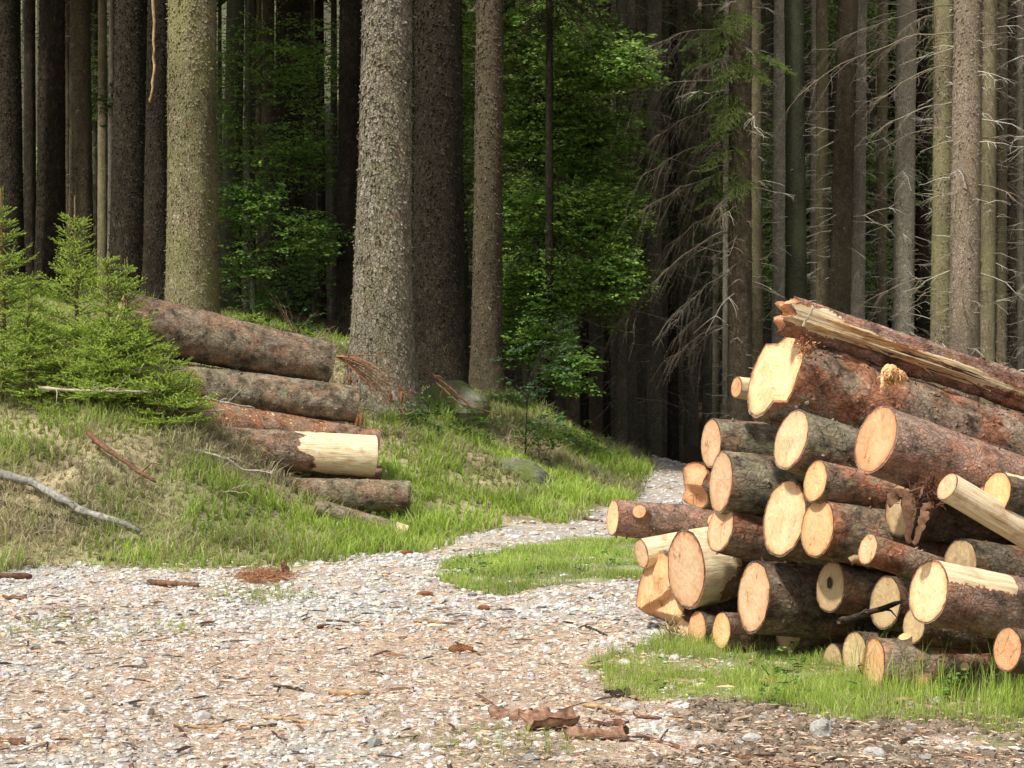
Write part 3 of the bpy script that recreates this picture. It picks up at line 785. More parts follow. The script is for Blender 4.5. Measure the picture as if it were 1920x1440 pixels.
def stepcut(x, y):   # felling notch: lower part stands proud
    s = y - x * .9 - .02
    k = s + .006 * vn(np.stack([x * 60, y * 60, x * 0], -1), 2)
    return -.02 + .065 * np.clip(k / .02, 0, 1) + .006 * vn(np.stack([x * 30, y * 8, x * 0], -1), 4) * (k > 0)
plog(1449, 700, 86, 20, 'thick bark covered log with a stepped felling cut, highest whole log of the pile', ang=14, L=3.6, dY=.15, grow=.98, zf=stepcut, bark='log_red', lump=.07, rough=.045, wood='wood')
# split log on the very top
def rf_split(t, T):
    base = .098 * (1 + .12 * t); s = np.cos(T - R(205))
    flat = np.where(s > .15, .15 + .55 * (1 - s), 1.0)
    rid = 1 + .22 * vn(np.stack([np.cos(T) * 7, np.sin(T) * 7, t * 5], -1), 4) + .10 * vn(np.stack([np.cos(T) * 18, np.sin(T) * 18, t * 16], -1), 5)
    return base * np.clip(flat, .3, 1) * rid
def bare_split(Z, T):
    s = np.cos(T - R(195)); return np.clip(s * 1.5 - .15 + .35 * np.sin(Z * 7) + .5 * vn(np.stack([np.cos(T) * 4, np.sin(T) * 4, Z * 1.7], -1), 6), 0, 1) * np.clip(1.5 - Z * .6, 0, 1)
def zf_split(x, y): return .03 * np.sin(x * 90) + .03 * np.sin(y * 75 + 1) + .015 * np.sin(x * 210 + y * 90)
split_ = plog(1480, 592, 50, 18, 'long splintered log with torn pale wood lying along the very top of the pile', L=3.6, dY=.1, name='split_log', rf=rf_split, barefn=bare_split, zf=zf_split, bark='log_pink', wood='wood_orange', lump=.05, rough=.05)
sr_ = np.random.default_rng(8)
for k in range(11):
    th_ = R(sr_.uniform(150, 235)); z0 = sr_.uniform(-.05, .9); l_ = sr_.uniform(.25, .7); q_ = []
    for j in range(4):
        rad_ = .062 + .012 * j * (j == 3) + sr_.normal() * .006; q_.append(Vector((math.cos(th_ + .05 * j) * rad_, math.sin(th_ + .05 * j) * rad_, z0 + l_ * j / 3)))
    K_ = 12; t_ = np.linspace(0, 3, K_); P_ = np.stack([np.interp(t_, range(4), [v[i] for v in q_]) for i in range(3)], 1) + sr_.normal(size=(K_, 3)) * .002
    a = Acc(); ribbon(a, P_, sr_.uniform(.008, .02) * np.sin(np.linspace(.25, 3., K_)), None, k, .5)
    o = a.build('splinter', M['wood_orange' if k % 3 else 'stick_brown'], split_)
plog(1381, 726, 20, 8, 'short bare peg of a log sticking out left of the thick top log', L=1.6, dY=.25, barefn=lambda Z, T: Z * 0 + .9, wood='wood_orange', bark='log_red')
plog(1333, 831, 45, 4, 'log with broad pale face and flaking bark, directly under the bare peg', ang=18, dY=.15, bark='log_grey')
plog(1484, 823, 56, 18, 'olive barked log with smooth pale face under the thick top log', bark='log_grey', wood='wood')
plog(1643, 824, 64, 20, 'smooth reddish log with a large round orange face, right of the olive log', L=3.4, bark='log_pink', wood='wood_orange', rough=.008, lump=.03)
plog(1298, 908, 43, 6, 'log with ragged cracked orange butt on the left edge of the pile', dY=.06, wood='wood_orange', zf=lambda x, y: .05 * vn(np.stack([x * 9, y * 9, x * 0], -1), 3) + .03 * np.clip(-y * 20, 0, 1))
plog(1352, 903, 57, 6, 'grey green barked log with tall narrow pale face beside the cracked butt', ang=15, bark='log_grey')
plog(1529, 902, 38, 13, 'small log with orange face and cracked bark below the olive log', wood='wood_orange', knots=[])
plog(1470, 970, 73, 12, 'log with the largest smooth honey coloured face in the middle of the pile', dY=.03, bark='log_dark')
plog(1533, 989, 54, 10, 'long log with pinkish bark running under the hanging bark strips', bark='log_red', grow=1.5, knots=[(1.02, 175, .04)], wood='wood_orange')
plog(1351, 990, 44, 14, 'reddish log with pale finely ringed face above the bare flared butt', bark='log_red')
plog(1149, 971, 33, 4, 'slender red log with two sawn branch knots, sticking out furthest left', ang=17, L=2.6, dY=-.3, bark='log_pink', knots=[(.12, 158, .042), (.62, 168, .044)], rough=.03)
plog(1203, 1038, 28, -10, 'short peeled stub under the slender red log', L=2.0, dY=-.12, barefn=lambda Z, T: Z * 0 + .85)
def bare15(Z, T): return np.clip(1.2 - Z * 3.2 + .25 * np.sin(T * 3), 0, 1)
def rf15(t, T): return .24 - .075 * np.clip(t * 5, 0, 1) + .0 * T
plog(1287, 1068, 76, -3, 'flared butt log with a big pale face and bare wood sides', dY=.0, barefn=bare15, bark='log_red', rf=lambda t: .232 - .085 * np.clip(t * 5.5, 0, 1))
def zf16(x, y): return np.clip(-(y + .10) * 2.2, 0, .16) + np.clip((-y - x * .5 - .02) * 5, 0, .05) + .012 * vn(np.stack([x * 9, y * 9, x * 0], -1), 8) + .005 * vn(np.stack([x * 40, y * 14, x * 0], -1), 9)
plog(1232, 1116, 82, 6, 'big broken butt log with torn hollow face at the lower left corner of the pile', dY=-.02, zf=zf16, wood='wood_orange', bark='log_red', rough=.03, lump=.06, n=72)
plog(1413, 1117, 67, 5, 'dark barked thick log with oval pale face near the bottom of the pile', ang=18, bark='log_dark')
def spotlog(*a, **k): return plog(*a, **k)
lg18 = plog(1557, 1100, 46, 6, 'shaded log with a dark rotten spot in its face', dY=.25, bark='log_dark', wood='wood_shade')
plog(1627, 1030, 28, 18, 'thin log with small round face lying across the lower pile', dY=-.12, bark='log_red', L=2.2)
def bare20(Z, T): return np.clip((np.cos(T - R(110)) - .55) * 3, 0, 1) * (Z < .42)
plog(1741, 1110, 59, 12, 'log with peeled pale strip on top just behind its sunlit face', dY=-.05, bark='log_pink', barefn=bare20, rough=.012)
plog(1776, 912, 27, 30, 'peeled yellow pole slanting down in front of the pile', L=1.7, dY=-.35, barefn=lambda Z, T: Z * 0 + .95, name='peeled_pole', cat='pole', rough=.004, lump=.02)
plog(1868, 925, 40, 14, 'dark split log with torn pale top edge behind the peeled pole', L=2.4, dY=.12, bark='log_dark', barefn=lambda Z, T: np.clip(np.cos(T - R(80)) * 2 - 1, 0, 1), wood='wood_orange')
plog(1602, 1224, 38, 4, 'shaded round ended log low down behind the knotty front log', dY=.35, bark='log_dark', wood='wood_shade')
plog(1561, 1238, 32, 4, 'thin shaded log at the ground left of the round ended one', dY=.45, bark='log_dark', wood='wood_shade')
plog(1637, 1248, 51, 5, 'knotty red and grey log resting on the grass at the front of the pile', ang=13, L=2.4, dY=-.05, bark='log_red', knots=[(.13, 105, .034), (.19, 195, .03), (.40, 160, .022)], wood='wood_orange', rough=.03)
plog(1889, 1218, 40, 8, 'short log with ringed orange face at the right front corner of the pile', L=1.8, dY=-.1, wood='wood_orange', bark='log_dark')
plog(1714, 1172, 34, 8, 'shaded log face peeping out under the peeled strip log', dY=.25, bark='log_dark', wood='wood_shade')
plog(1307, 1178, 33, 4, 'small log with narrow mottled face at the foot of the pile left side', dY=.05, wood='wood_orange', bark='log_dark')
plog(1353, 1182, 33, 4, 'small chipped log beside the narrow mottled one at the foot of the pile', dY=.0, wood='wood_orange', bark='log_dark')
plog(1281, 1176, 24, 4, 'sliver of a thin pale log wedged under the flared butt', dY=.15, wood='wood', bark='log_dark')
# inner logs that fill the heap behind the front row
for cx, cy, ry, dY in ((1420, 905, 42, .5), (1690, 955, 50, .6), (1660, 1130, 50, .5), (1480, 1180, 45, .5), (1800, 1060, 50, .6), (1760, 1240, 40, .7), (1850, 1130, 45, .6), (1600, 960, 40, .6), (1400, 1010, 40, .5)):
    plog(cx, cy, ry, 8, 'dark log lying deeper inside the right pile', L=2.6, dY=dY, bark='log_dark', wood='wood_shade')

# rot spot on the shaded log
a = Acc(); nn = 18; an = np.arange(nn) / nn * 2 * np.pi
rr0 = .026 * (1 + .12 * np.sin(an * 2 + 1) + .08 * np.sin(an * 5))
a.add(np.concatenate([[[0, .01, -.004]], np.stack([np.cos(an) * rr0 * .8, np.sin(an) * rr0 * 1.3 + .01, an * 0 - .0035], 1)]), np.array([[0, 1 + (j + 1) % nn, 1 + j] for j in range(nn)]))
o = a.build('rot_spot', M['stick_dark'], lg18); o.location = (.0, .01, -.007)

# ---- left stack: right ends free, left ends in the spruces
def llog(pr, pl, rr, rl, label, seed, Yr=19.8, Yl=19.2, **kw):
    b = at(pr[0], pr[1], Yr); a_ = at(pl[0], pl[1], Yl)
    return log(b, a_, rr * Yr / F, rl * Yl / F, label, seed=seed, group='logs stacked on the left bank', **kw)
llog((617, 683), (225, 600), 40, 55, 'thick brown log on top of the left stack, sloping down to the right', 3, Yr=20.2, Yl=19.4, bark='log_brown', lump=.035, rough=.03)
llog((668, 759), (250, 713), 34, 44, 'greenish barked log second from the top of the left stack', 5, Yr=20.0, Yl=19.5, bark='log_grey', rough=.03)
llog((707, 834), (300, 768), 29, 31, 'partly peeled rusty log in the middle of the left stack', 6, Yr=19.9, Yl=19.35, bark='log_red', barefn=lambda Z, T: np.clip((np.cos(T - R(70)) - .1) * 1.2, 0, .40) * (Z > .55))
llog((702, 856), (300, 832), 38, 40, 'log with a bright peeled white end, second from the bottom of the left stack', 8, Yr=19.5, Yl=19.0, bark='log_brown', barefn=lambda Z, T: np.clip((.66 - Z + .16 * np.cos(T - R(60)) + .05 * np.sin(T * 5) + .03 * np.sin(T * 11)) * 9 + .5, 0, 1), knots=[])
llog((714, 890), (420, 880), 16, 16, 'thin pinkish log wedged above the lowest log of the left stack', 9, Yr=19.9, Yl=19.6, bark='log_pink')
llog((768, 930), (380, 920), 29.5, 27, 'grey barked log at the very bottom of the left stack', 12, Yr=19.3, Yl=19.0, bark='log_grey')
llog((764, 996), (590, 950), 11, 16, 'half buried old log with a pale broken tip below the left stack', 14, Yr=18.4, Yl=18.4, bark='log_grey', barefn=lambda Z, T: (Z < .12) * 1.)
llog((640, 800), (330, 760), 24, 24, 'shaded log hidden between the greenish and the rusty log of the left stack', 15, Yr=20.9, Yl=20.2, bark='log_dark')

# splintered wood tuft and peeled bark
def strip_obj(name, label, pts, W, mat, seed, cat='bark', tw=.6):
    K = 14; pts = np.array([list(p) for p in pts]); t = np.linspace(0, len(pts) - 1, K)
    P = np.stack([np.interp(t, np.arange(len(pts)), pts[:, k]) for k in range(3)], 1) + np.random.default_rng(seed).normal(size=(K, 3)) * .004
    a = Acc(); ribbon(a, P, W * (1 - .5 * np.linspace(0, 1, K) ** 3), None, seed, tw)
    o = a.build(name, M[mat]); tag(o, label, cat); return o
Yb = pileY(1690) - .28
strip_obj('bark_strip', 'brown bark strip folded over and hanging off the pinkish log', [at(1672, 945, Yb), at(1680, 926, Yb), at(1694, 928, Yb - .02), at(1700, 970, Yb - .03), at(1706, 1020, Yb - .02)], .03, 'stick_brown', 3)
strip_obj('bark_strip', 'second bark strip slanting beside the folded one', [at(1738, 945, Yb - .03), at(1728, 975, Yb - .03), at(1712, 1020, Yb - .03)], .022, 'stick_brown', 4)
strip_obj('bark_strip', 'thin curled bark shred above the folded bark strip', [at(1672, 945, Yb + .05), at(1700, 925, Yb), at(1730, 912, Yb), at(1726, 935, Yb - .02)], .008, 'stick_brown', 5)
strip_obj('wood_splinter', 'long pale wood splinter under the thin crossing log', [at(1594, 1050, pileY(1620) - .1), at(1660, 1062, pileY(1620) - .05), at(1725, 1088, pileY(1640))], .022, 'stick_tan', 6, 'splinter')
strip_obj('wood_splinter', 'thin white splinter standing up on the top split log', [at(1505, 612, pileY(1480) - .12), at(1518, 590, pileY(1480) - .12), at(1530, 572, pileY(1480) - .12)], .006, 'stick_pale', 7, 'splinter')

def tuft(name, label, c, n, ln, seed, mat='litter', cols=((.65, .45, .22), (.5, .25, .1)), cat='splinters', spread=.04):
    rr = np.random.default_rng(seed); c = np.array(c)
    S = c + rr.normal(size=(n, 3)) * spread; D = norm(rr.normal(size=(n, 3)) + np.array([-.3, -.9, .3])) * ln * rr.uniform(.4, 1, (n, 1))
    a = Acc(); K = np.stack([S, S + D * .5 + rr.normal(size=(n, 3)) * ln * .1, S + D], 1)
    cc = np.array(cols)[rr.integers(0, len(cols), n)] * rr.uniform(.7, 1.2, (n, 1))
    tubes(a, K, np.array([[.0035, .003, .001]] * n) * rr.uniform(.5, 1.6, (n, 1)), 3, cc)
    o = a.build(name, M[mat], smooth=False); tag(o, label, cat); return o
def on_log(px, py, Y): return at(px, py, Y)
stb = None
stubt = tuft('torn_fibres', None, at(1672, 704, 9.40), 160, .035, 1, cols=((.75, .5, .22), (.7, .42, .16), (.45, .18, .07)), cat=None, spread=.022)
tuft('bark_shreds', 'red shredded bark hanging by the cut end of the thick top log', at(1512, 652, 9.78), 150, .025, 2, cols=((.45, .16, .07), (.3, .1, .05), (.6, .35, .16)), cat='bark shreds', spread=.028)
tuft('bark_shreds', 'dark shredded bark caught between the logs left of the peeled pole', at(1735, 930, 8.75), 150, .09, 3, cols=((.16, .07, .045), (.09, .045, .03)), cat='bark shreds', spread=.04)
tuft('straw_wisps', 'wisps of straw clinging under the big broken butt log', at(1262, 1185, 10.75), 60, .12, 5, cols=((.6, .5, .3), (.45, .36, .2)), cat='straw', spread=.035)

STUB = at(1672, 704, 9.43)
# ------------------------------------------------------------------ sticks, stones, cones on the ground
def stick(name, label, pts, r0, r1, mat, cat='stick', seed=0, side=0, ground=True, lift=0., group=None):
    """pts: pixels on the ground (or Vectors)"""
    rr = np.random.default_rng(seed + 100)
    P = [gpt(*p) + Vector((0, 0, r0 * .8 + lift)) if not isinstance(p, Vector) else p for p in pts]
    P = np.array([list(p) for p in P]); K = max(8, len(P) * 4)
    t = np.linspace(0, len(P) - 1, K); L = np.linalg.norm(P[-1] - P[0])
    Q = np.stack([np.interp(t, np.arange(len(P)), P[:, k]) for k in range(3)], 1)
    nz_ = np.cumsum(rr.normal(size=(K, 3)), 0); nz_ = nz_ - np.linspace(0, 1, K)[:, None] * nz_[-1] - (1 - np.linspace(0, 1, K))[:, None] * nz_[0]; Q += nz_ * min(L * .004, r0 * .35)
    org = Q[0].copy(); Q -= org
    a = Acc(); rad = (r0 + (r1 - r0) * np.linspace(0, 1, K)) * rr.uniform(.85, 1.15, K); rad[0] *= .7; rad[-1] *= .6
    tubes(a, Q, rad, 7, (.2, .15, .1))
    for k in range(side):
        i = rr.integers(2, K - 1); d = norm(Q[i] - Q[i - 1]); s = norm(rr.normal(size=3) + np.array([0, -.2, .5])); e = norm(s + d * .8) * L * rr.uniform(.08, .25)
        tubes(a, np.stack([Q[i], Q[i] + e * .5 + rr.normal(size=3) * L * .01, Q[i] + e + np.array([0, 0, -.1 * L * rr.random()])]), np.array([rad[i] * .5, rad[i] * .35, rad[i] * .15]), 5, (.2, .15, .1))
    o = a.build(name, M[mat], loc=tuple(org)); tag(o, label, cat, group); return o

stick('fallen_branch', 'weathered grey fallen trunk lying down the grassy bank at the left edge', [(-60, 905), (60, 935), (150, 985), (262, 1022)], .045, .03, 'stick_grey', 'branch', 1, lift=.08)
stick('fallen_branch', 'thin dark grey branch just below the weathered grey trunk', [(-40, 945), (60, 965), (180, 1000)], .022, .012, 'stick_dark', 'branch', 2, 3, lift=.03)
stick('fallen_branch', 'brown stick slanting down through the grass in the middle of the bank', [(165, 850), (220, 893), (292, 948)], .028, .018, 'stick_brown', 'branch', 3, 1, lift=.17)
stick('fallen_branch', 'straight pale twiggy branch lying below the young spruces', [at(72, 727, 18.2), at(160, 732, 18.2), at(285, 736, 18.2)], .02, .012, 'stick_pale', 'branch', 4, 12)
stick('fallen_branch', 'pale arched dead branch crossing in front of the greenish log', [at(280, 777, 18.6), at(335, 762, 18.6), at(388, 745, 18.5), at(430, 757, 18.5), at(478, 765, 18.6)], .017, .008, 'stick_pale', 'branch', 5, 14)
stick('fallen_branch', 'second pale branch running just under the arched dead branch', [at(275, 778, 18.7), at(350, 770, 18.6), at(435, 770, 18.6)], .014, .007, 'stick_pale', 'branch', 6, 8)
stick('fallen_branch', 'forked grey branch ending at the peeled white log end', [at(290, 818, 18.3), at(340, 838, 18.2), at(420, 855, 18.1), at(455, 880, 18.1), at(520, 888, 18.1)], .018, .008, 'stick_pale', 'branch', 7, 14)
stick('fallen_branch', 'thin branch lying on the grass to the right of the mossy boulder', [(1010, 830), (1040, 850), (1055, 878)], .016, .01, 'stick_brown', 'branch', 8, 2, lift=.08)
stick('fallen_branch', 'bare crooked branch leaning over the mossy boulder', [at(795, 690, 24.2), at(845, 725, 24.1), at(880, 760, 24), at(892, 790, 24)], .017, .010, 'stick_brown', 'branch', 9, 6)
stick('fallen_branch', 'slanting bare branch crossing low over the mossy boulder', [at(815, 715, 23.8), at(860, 755, 23.7), at(938, 778, 23.7)], .013, .007, 'stick_brown', 'branch', 10, 6)
# sticks on the gravel
SK = [('thick brown stick at the left edge of the gravel', [(-20, 1085), (60, 1087)], .028, .022, 'stick_brown'),
      ('short brown bark covered stick on the gravel left of the needle heap', [(278, 1096), (370, 1102)], .024, .018, 'stick_brown'),
      ('dark branch end at the edge of the grass fringe on the left', [(182, 1050), (240, 1056)], .022, .012, 'stick_dark'),
      ('small dark twig lying above the needle heap', [(476, 1046), (520, 1055)], .008, .005, 'stick_dark'),
      ('dark thin stick in the middle of the gravel', [(612, 1166), (690, 1172)], .009, .006, 'stick_dark'),
      ('pale tan stick right of the dark thin one', [(775, 1167), (850, 1170)], .010, .008, 'stick_tan'),
      ('thin dry stick near the grass strip in the gravel', [(705, 1198), (790, 1203)], .009, .006, 'stick_tan'),
      ('dark crooked stick above the wood chunk in the foreground', [(500, 1288), (545, 1293), (570, 1299)], .008, .006, 'stick_dark'),
      ('chunk of tan wood lying in the centre foreground', [(617, 1304), (690, 1306)], .017, .015, 'stick_tan'),
      ('long tan stick lying in the front of the gravel', [(482, 1345), (560, 1358), (688, 1374)], .009, .007, 'stick_tan'),
      ('pale broken lath left of the long tan stick', [(325, 1364), (420, 1368), (470, 1368)], .009, .007, 'stick_tan'),
      ('short dark stub of wood touching the pale broken lath', [(470, 1369), (520, 1363)], .009, .006, 'stick_dark'),
      ('dark stick leaning against the large cone', [(854, 1206), (880, 1220), (900, 1231)], .007, .006, 'stick_dark'),
      ('dark curved stick running into the bark pieces', [(892, 1306), (925, 1328), (960, 1345)], .010, .012, 'stick_brown'),
      ('long reddish root like stick at the bottom edge right of the bark', [(1195, 1385), (1290, 1408), (1420, 1428), (1520, 1446)], .013, .011, 'stick_brown'),
      ('thin upright twig beside the long reddish stick', [(1236, 1412), (1240, 1385), (1252, 1370)], .004, .003, 'stick_dark'),
      ('greyish stick lying flat above the long reddish stick', [(1250, 1355), (1330, 1362)], .010, .007, 'stick_tan'),
      ('pale flattened stick in the dirt above the bark pieces', [(1090, 1325), (1170, 1338)], .012, .009, 'stick_tan'),
      ('thin brown stick running along the dirt edge below the grass', [(1130, 1340), (1240, 1352)], .010, .008, 'stick_brown'),
      ('grey twig lying in the grass in front of the shaded round log', [(1545, 1256), (1612, 1262)], .008, .006, 'stick_tan'),
      ('brown twig pair lying in the grass left of the knotty log', [(1492, 1276), (1560, 1270), (1600, 1268)], .008, .006, 'stick_brown'),
      ('pale twig lying in the grass under the pile middle', [(1304, 1240), (1336, 1258)], .006, .004, 'stick_tan'),
      ('short stick beside the dark clod near the grass edge', [(1150, 1300), (1200, 1316)], .009, .007, 'stick_dark'),
      ('dark broken stick at the left foot of the pile', [(1098, 1178), (1140, 1196)], .009, .005, 'stick_dark'),
      ('pinkish stick on the gravel where the far track begins', [(1092, 974), (1130, 980)], .016, .012, 'stick_brown')]
for i, (lb, pts, a0, a1, mt) in enumerate(SK): stick('stick', lb, pts, a0, a1, mt, 'stick', 40 + i, side=(i % 3 == 0) * 1)
stick('stick', 'thin dead stem standing upright in the grass below the lowest left log', [at(492, 1040, 16.35), at(494, 1015, 16.35), at(495, 990, 16.35)], .01, .006, 'stick_brown', 'stick', 77)
stick('fallen_branch', 'dark forked branch lodged in the gap under the rotten spot log', [at(1572, 1165, 8.95), at(1620, 1150, 9.1), at(1690, 1128, 9.3)], .018, .012, 'stick_dark', 'branch', 78, 4)

def cone(name, label, loc, rotz, L=.13, rad=.026, hang=False, parent=None, tilt=0):
    rr = np.random.default_rng(int(abs(rotz) * 100) + 5)
    a = Acc(); z = np.linspace(0, 1, 12); prof = np.sin(np.pi * np.clip(z * .9 + .07, 0, 1)) ** .65
    P = np.stack([z * L - L / 2, z * 0, z * 0], 1); tubes(a, P, prof * rad * .75, 10, (.2, .1, .05))
    s = Acc(); n = 150; k = np.arange(n); t = (k + .5) / n; th = k * 2.39996
    pr = np.sin(np.pi * np.clip(t * .9 + .07, 0, 1)) ** .65 * rad
    c = np.stack([t * L - L / 2, np.cos(th) * pr * .7, np.sin(th) * pr * .7], 1); rd = np.stack([th * 0, np.cos(th), np.sin(th)], 1)
    td = np.stack([th * 0, -np.sin(th), np.cos(th)], 1); ax = np.array([1., 0, 0]); w = rad * .36; ln = L * .085
    V = np.stack([c - td * w, c + td * w, c + td * w * .8 + rd * rad * .33 + ax * ln, c + rd * rad * .30 + ax * ln * 1.5, c - td * w * .8 + rd * rad * .33 + ax * ln], 1)
    b = k[:, None] * 5
    s.add(V, np.concatenate([b + np.array([[0, 1, 2]]), b + np.array([[0, 2, 4]]), b + np.array([[2, 3, 4]])]), (.3, .15, .08))
    o = a.build(name, M['cone_dark'], parent)
    s.build('scales', M['cone'], o, smooth=False)
    o.location = loc; o.rotation_euler = (0, (R(90) if hang else tilt), rotz)
    if label: tag(o, label, 'cone')
    return o
def gcone(px, py, rot, label, L=.11, rad=.022):
    p = gpt(px, py); return cone('spruce_cone', label, p + Vector((0, 0, rad * .7)), rot, L, rad)
gcone(862, 1224, -.3, 'large reddish spruce cone on the gravel under a dark stick', .13, .026)
gcone(795, 1119, .2, 'brown spruce cone lying near the lower edge of the grass strip')
gcone(760, 1040, .4, 'small spruce cone on the far side of the track by the verge')
gcone(905, 1146, .1, 'spruce cone half hidden in the gravel right of centre', .08)
gcone(600, 1180, 1.2, 'dark little spruce cone left of the middle of the track', .06, .016)
gcone(1440, 1288, .5, 'spruce cone in the grass below the dark barked thick log', .08)

# heap of needles
rr = np.random.default_rng(5); p = gpt(495, 1084); n = 1500
S = np.array(p) + np.stack([rr.normal(size=n) * .09, rr.normal(size=n) * .16, np.abs(rr.normal(size=n)) * .02], 1)
D = norm(rr.normal(size=(n, 3)) * np.array([1, 1, .35])) * .05
a = Acc(); tubes(a, np.stack([S - D, S, S + D], 1), np.full((n, 3), .0022), 3, np.array([[.40, .2, .11]]) * rr.uniform(.5, 1.3, (n, 1)))
tag(a.build('needle_heap', M['litter'], smooth=False), 'rust brown heap of dead needles on the track below the left bank', 'needles')
p = gpt(537, 1080); strip_obj('bark_piece', 'curled brown bark chip standing beside the needle heap', [p, p + Vector((-.015, 0, .06)), p + Vector((-.03, 0, .12))], .03, 'stick_brown', 8)

# bark sheets in the foreground
def bark_sheet(label, px, py, lx, ly, curl, rot, mat, seed, z=.02):
    p = gpt(px, py); n = 22; u, v = np.meshgrid(np.linspace(-1, 1, n), np.linspace(-1, 1, n))
    ed = 1 - .18 * vn(np.stack([u * 2.2, v * 2.2, u * 0 + seed], -1), seed)
    x = u * lx / 2 * ed; th = v * curl
    y = np.sin(th) / max(curl, .01) * ly / 2 * ed; h = (1 - np.cos(th)) / max(curl, .01) * ly / 2 * (-1 if seed % 2 else 1)
    h = h - h.min() + z * .4 + .012 * vn(np.stack([u * 3, v * 3, u * 0], -1), seed + 3) + np.abs(u) ** 3 * .01
    c, s = math.cos(rot), math.sin(rot); V = np.stack([x * c - y * s, x * s + y * c, h], -1)
    a = Acc(); ix = np.arange(n * n).reshape(n, n); q = np.stack([ix[:-1, :-1], ix[:-1, 1:], ix[1:, 1:], ix[1:, :-1]], -1).reshape(-1, 4)
    a.add(V, q); V2 = V + np.array([0, 0, -.006]); a.add(V2, q[:, ::-1])
    e = np.concatenate([ix[0], ix[1:, -1], ix[-1, -2::-1], ix[-2:0:-1, 0]]); m = len(e); j = (np.arange(m) + 1) % m
    a.f4.append(np.stack([e, e[j], e[j] + n * n, e + n * n], -1))
    o = a.build('bark_piece', M[mat], loc=tuple(p)); tag(o, label, 'bark'); return o
bark_sheet('large curled red bark piece with tan inner side in the foreground', 1035, 1368, .23, .20, 1.3, .35, 'bark_red', 2)
bark_sheet('rolled reddish bark piece left of the large curled one', 958, 1352, .19, .12, 1.7, -.3, 'bark_red', 3)
bark_sheet('tube shaped dark red bark roll at the bottom centre', 1118, 1388, .25, .11, 2.2, .08, 'bark_red', 5)
bark_sheet('flat long bark piece above the tube shaped bark roll', 1140, 1362, .16, .04, .9, -.1, 'stick_brown', 7)
bark_sheet('dark bark clod beside the lower corner of the grass', 1160, 1308, .11, .08, 1.4, .4, 'stick_dark', 9)
bark_sheet('tan torn bark flake standing between the two red bark pieces', 1003, 1350, .14, .11, 1.5, 1.0, 'bark_red', 11)
bark_sheet('brown flat bark slab at the left bottom edge', 20, 1395, .12, .05, .9, .0, 'stick_brown', 13)
bark_sheet('thin brown bark curl at the far left edge of the track', 30, 1124, .16, .06, .9, .1, 'stick_brown', 15)

def rock(name, label, p, s, mat, seed, group=None, amp=.25, cat='stone'):
    n = 26; m = 16; th = np.linspace(0, np.pi, m); ph = np.arange(n) / n * 2 * np.pi
    T, Pp = np.meshgrid(th, ph, indexing='ij'); d = np.stack([np.sin(T) * np.cos(Pp), np.sin(T) * np.sin(Pp), np.cos(T)], -1)
    rr = 1 + amp * fbm(d * 1.3 + seed, seed, 3)
    # facets
    q = np.random.default_rng(seed).normal(size=(9, 3)); q = norm(q)
    for k in q: rr = np.minimum(rr, .86 / np.maximum((d @ k), .05))
    V = d * rr[..., None] * np.array(s)
    ix = np.arange(m * n).reshape(m, n)
    a = Acc(); a.add(V, np.stack([ix[:-1], ix[1:], np.roll(ix[1:], -1, 1), np.roll(ix[:-1], -1, 1)], -1).reshape(-1, 4))
    o = a.build(name, M[mat], loc=tuple(p), smooth=False); tag(o, label, cat, group); return o
stub = rock('torn_branch_stub', 'torn yellow branch stub bursting from the bark of the thick top log', STUB, (.055, .035, .065), 'wood_orange', 14, amp=.6, cat='branch stub')
stubt.parent = stub; stubt.location = -STUB
p = gpt(1540, 1385); rock('stone', 'large pale angular stone on the dirt in front of the grass', p + Vector((0, 0, .03)), (.05, .045, .055), 'rock_pale', 3)
for i, (px, py, s, lb) in enumerate([(262, 1252, .042, 'bright white angular stone on the left of the gravel'), (165, 1310, .034, 'round grey stone near the left foreground'), (330, 1292, .03, 'flat grey stone right of the round grey one'),
        (1180, 1332, .045, 'blocky pale stone beside the dark clod'), (1410, 1390, .04, 'flat pale stone half sunk in the dark soil'), (1640, 1420, .05, 'low grey stone in the soil at the bottom right'), (110, 1432, .045, 'white stone cut by the bottom edge'),
        (1055, 1432, .035, 'pale stone under the tube shaped bark roll'), (305, 1262, .02, 'small dark stone right of the bright white one'), (1300, 1436, .035, 'pale stone at the bottom edge by the reddish stick'), (130, 1245, .03, 'bluish flat stone left of the bright white one')]):
    p = gpt(px, py); rock('stone', lb, p + Vector((0, 0, s * .25)), (s, s * .8, s * .6), 'rock_pale', 20 + i)
rock('boulder', 'large moss covered boulder leaning at the foot of the two dark trunks', at(850, 768, 24.9), (.50, .4, .36), 'rock', 5, cat='boulder', amp=.2)
rock('boulder', 'low mossy boulder sunk in the grass of the bank right of centre', at(965, 905, 22.6), (.42, .35, .28), 'rock', 9, cat='boulder')
p = gpt(235, 1008); rock('boulder', 'flat tan rock at the foot of the weathered grey trunk', p, (.20, .16, .06), 'rock_tan', 33, cat='rock')
p = gpt(650, 985); rock('boulder', 'low pale rock under the lowest left log', p, (.22, .15, .09), 'rock_tan', 35, cat='rock')

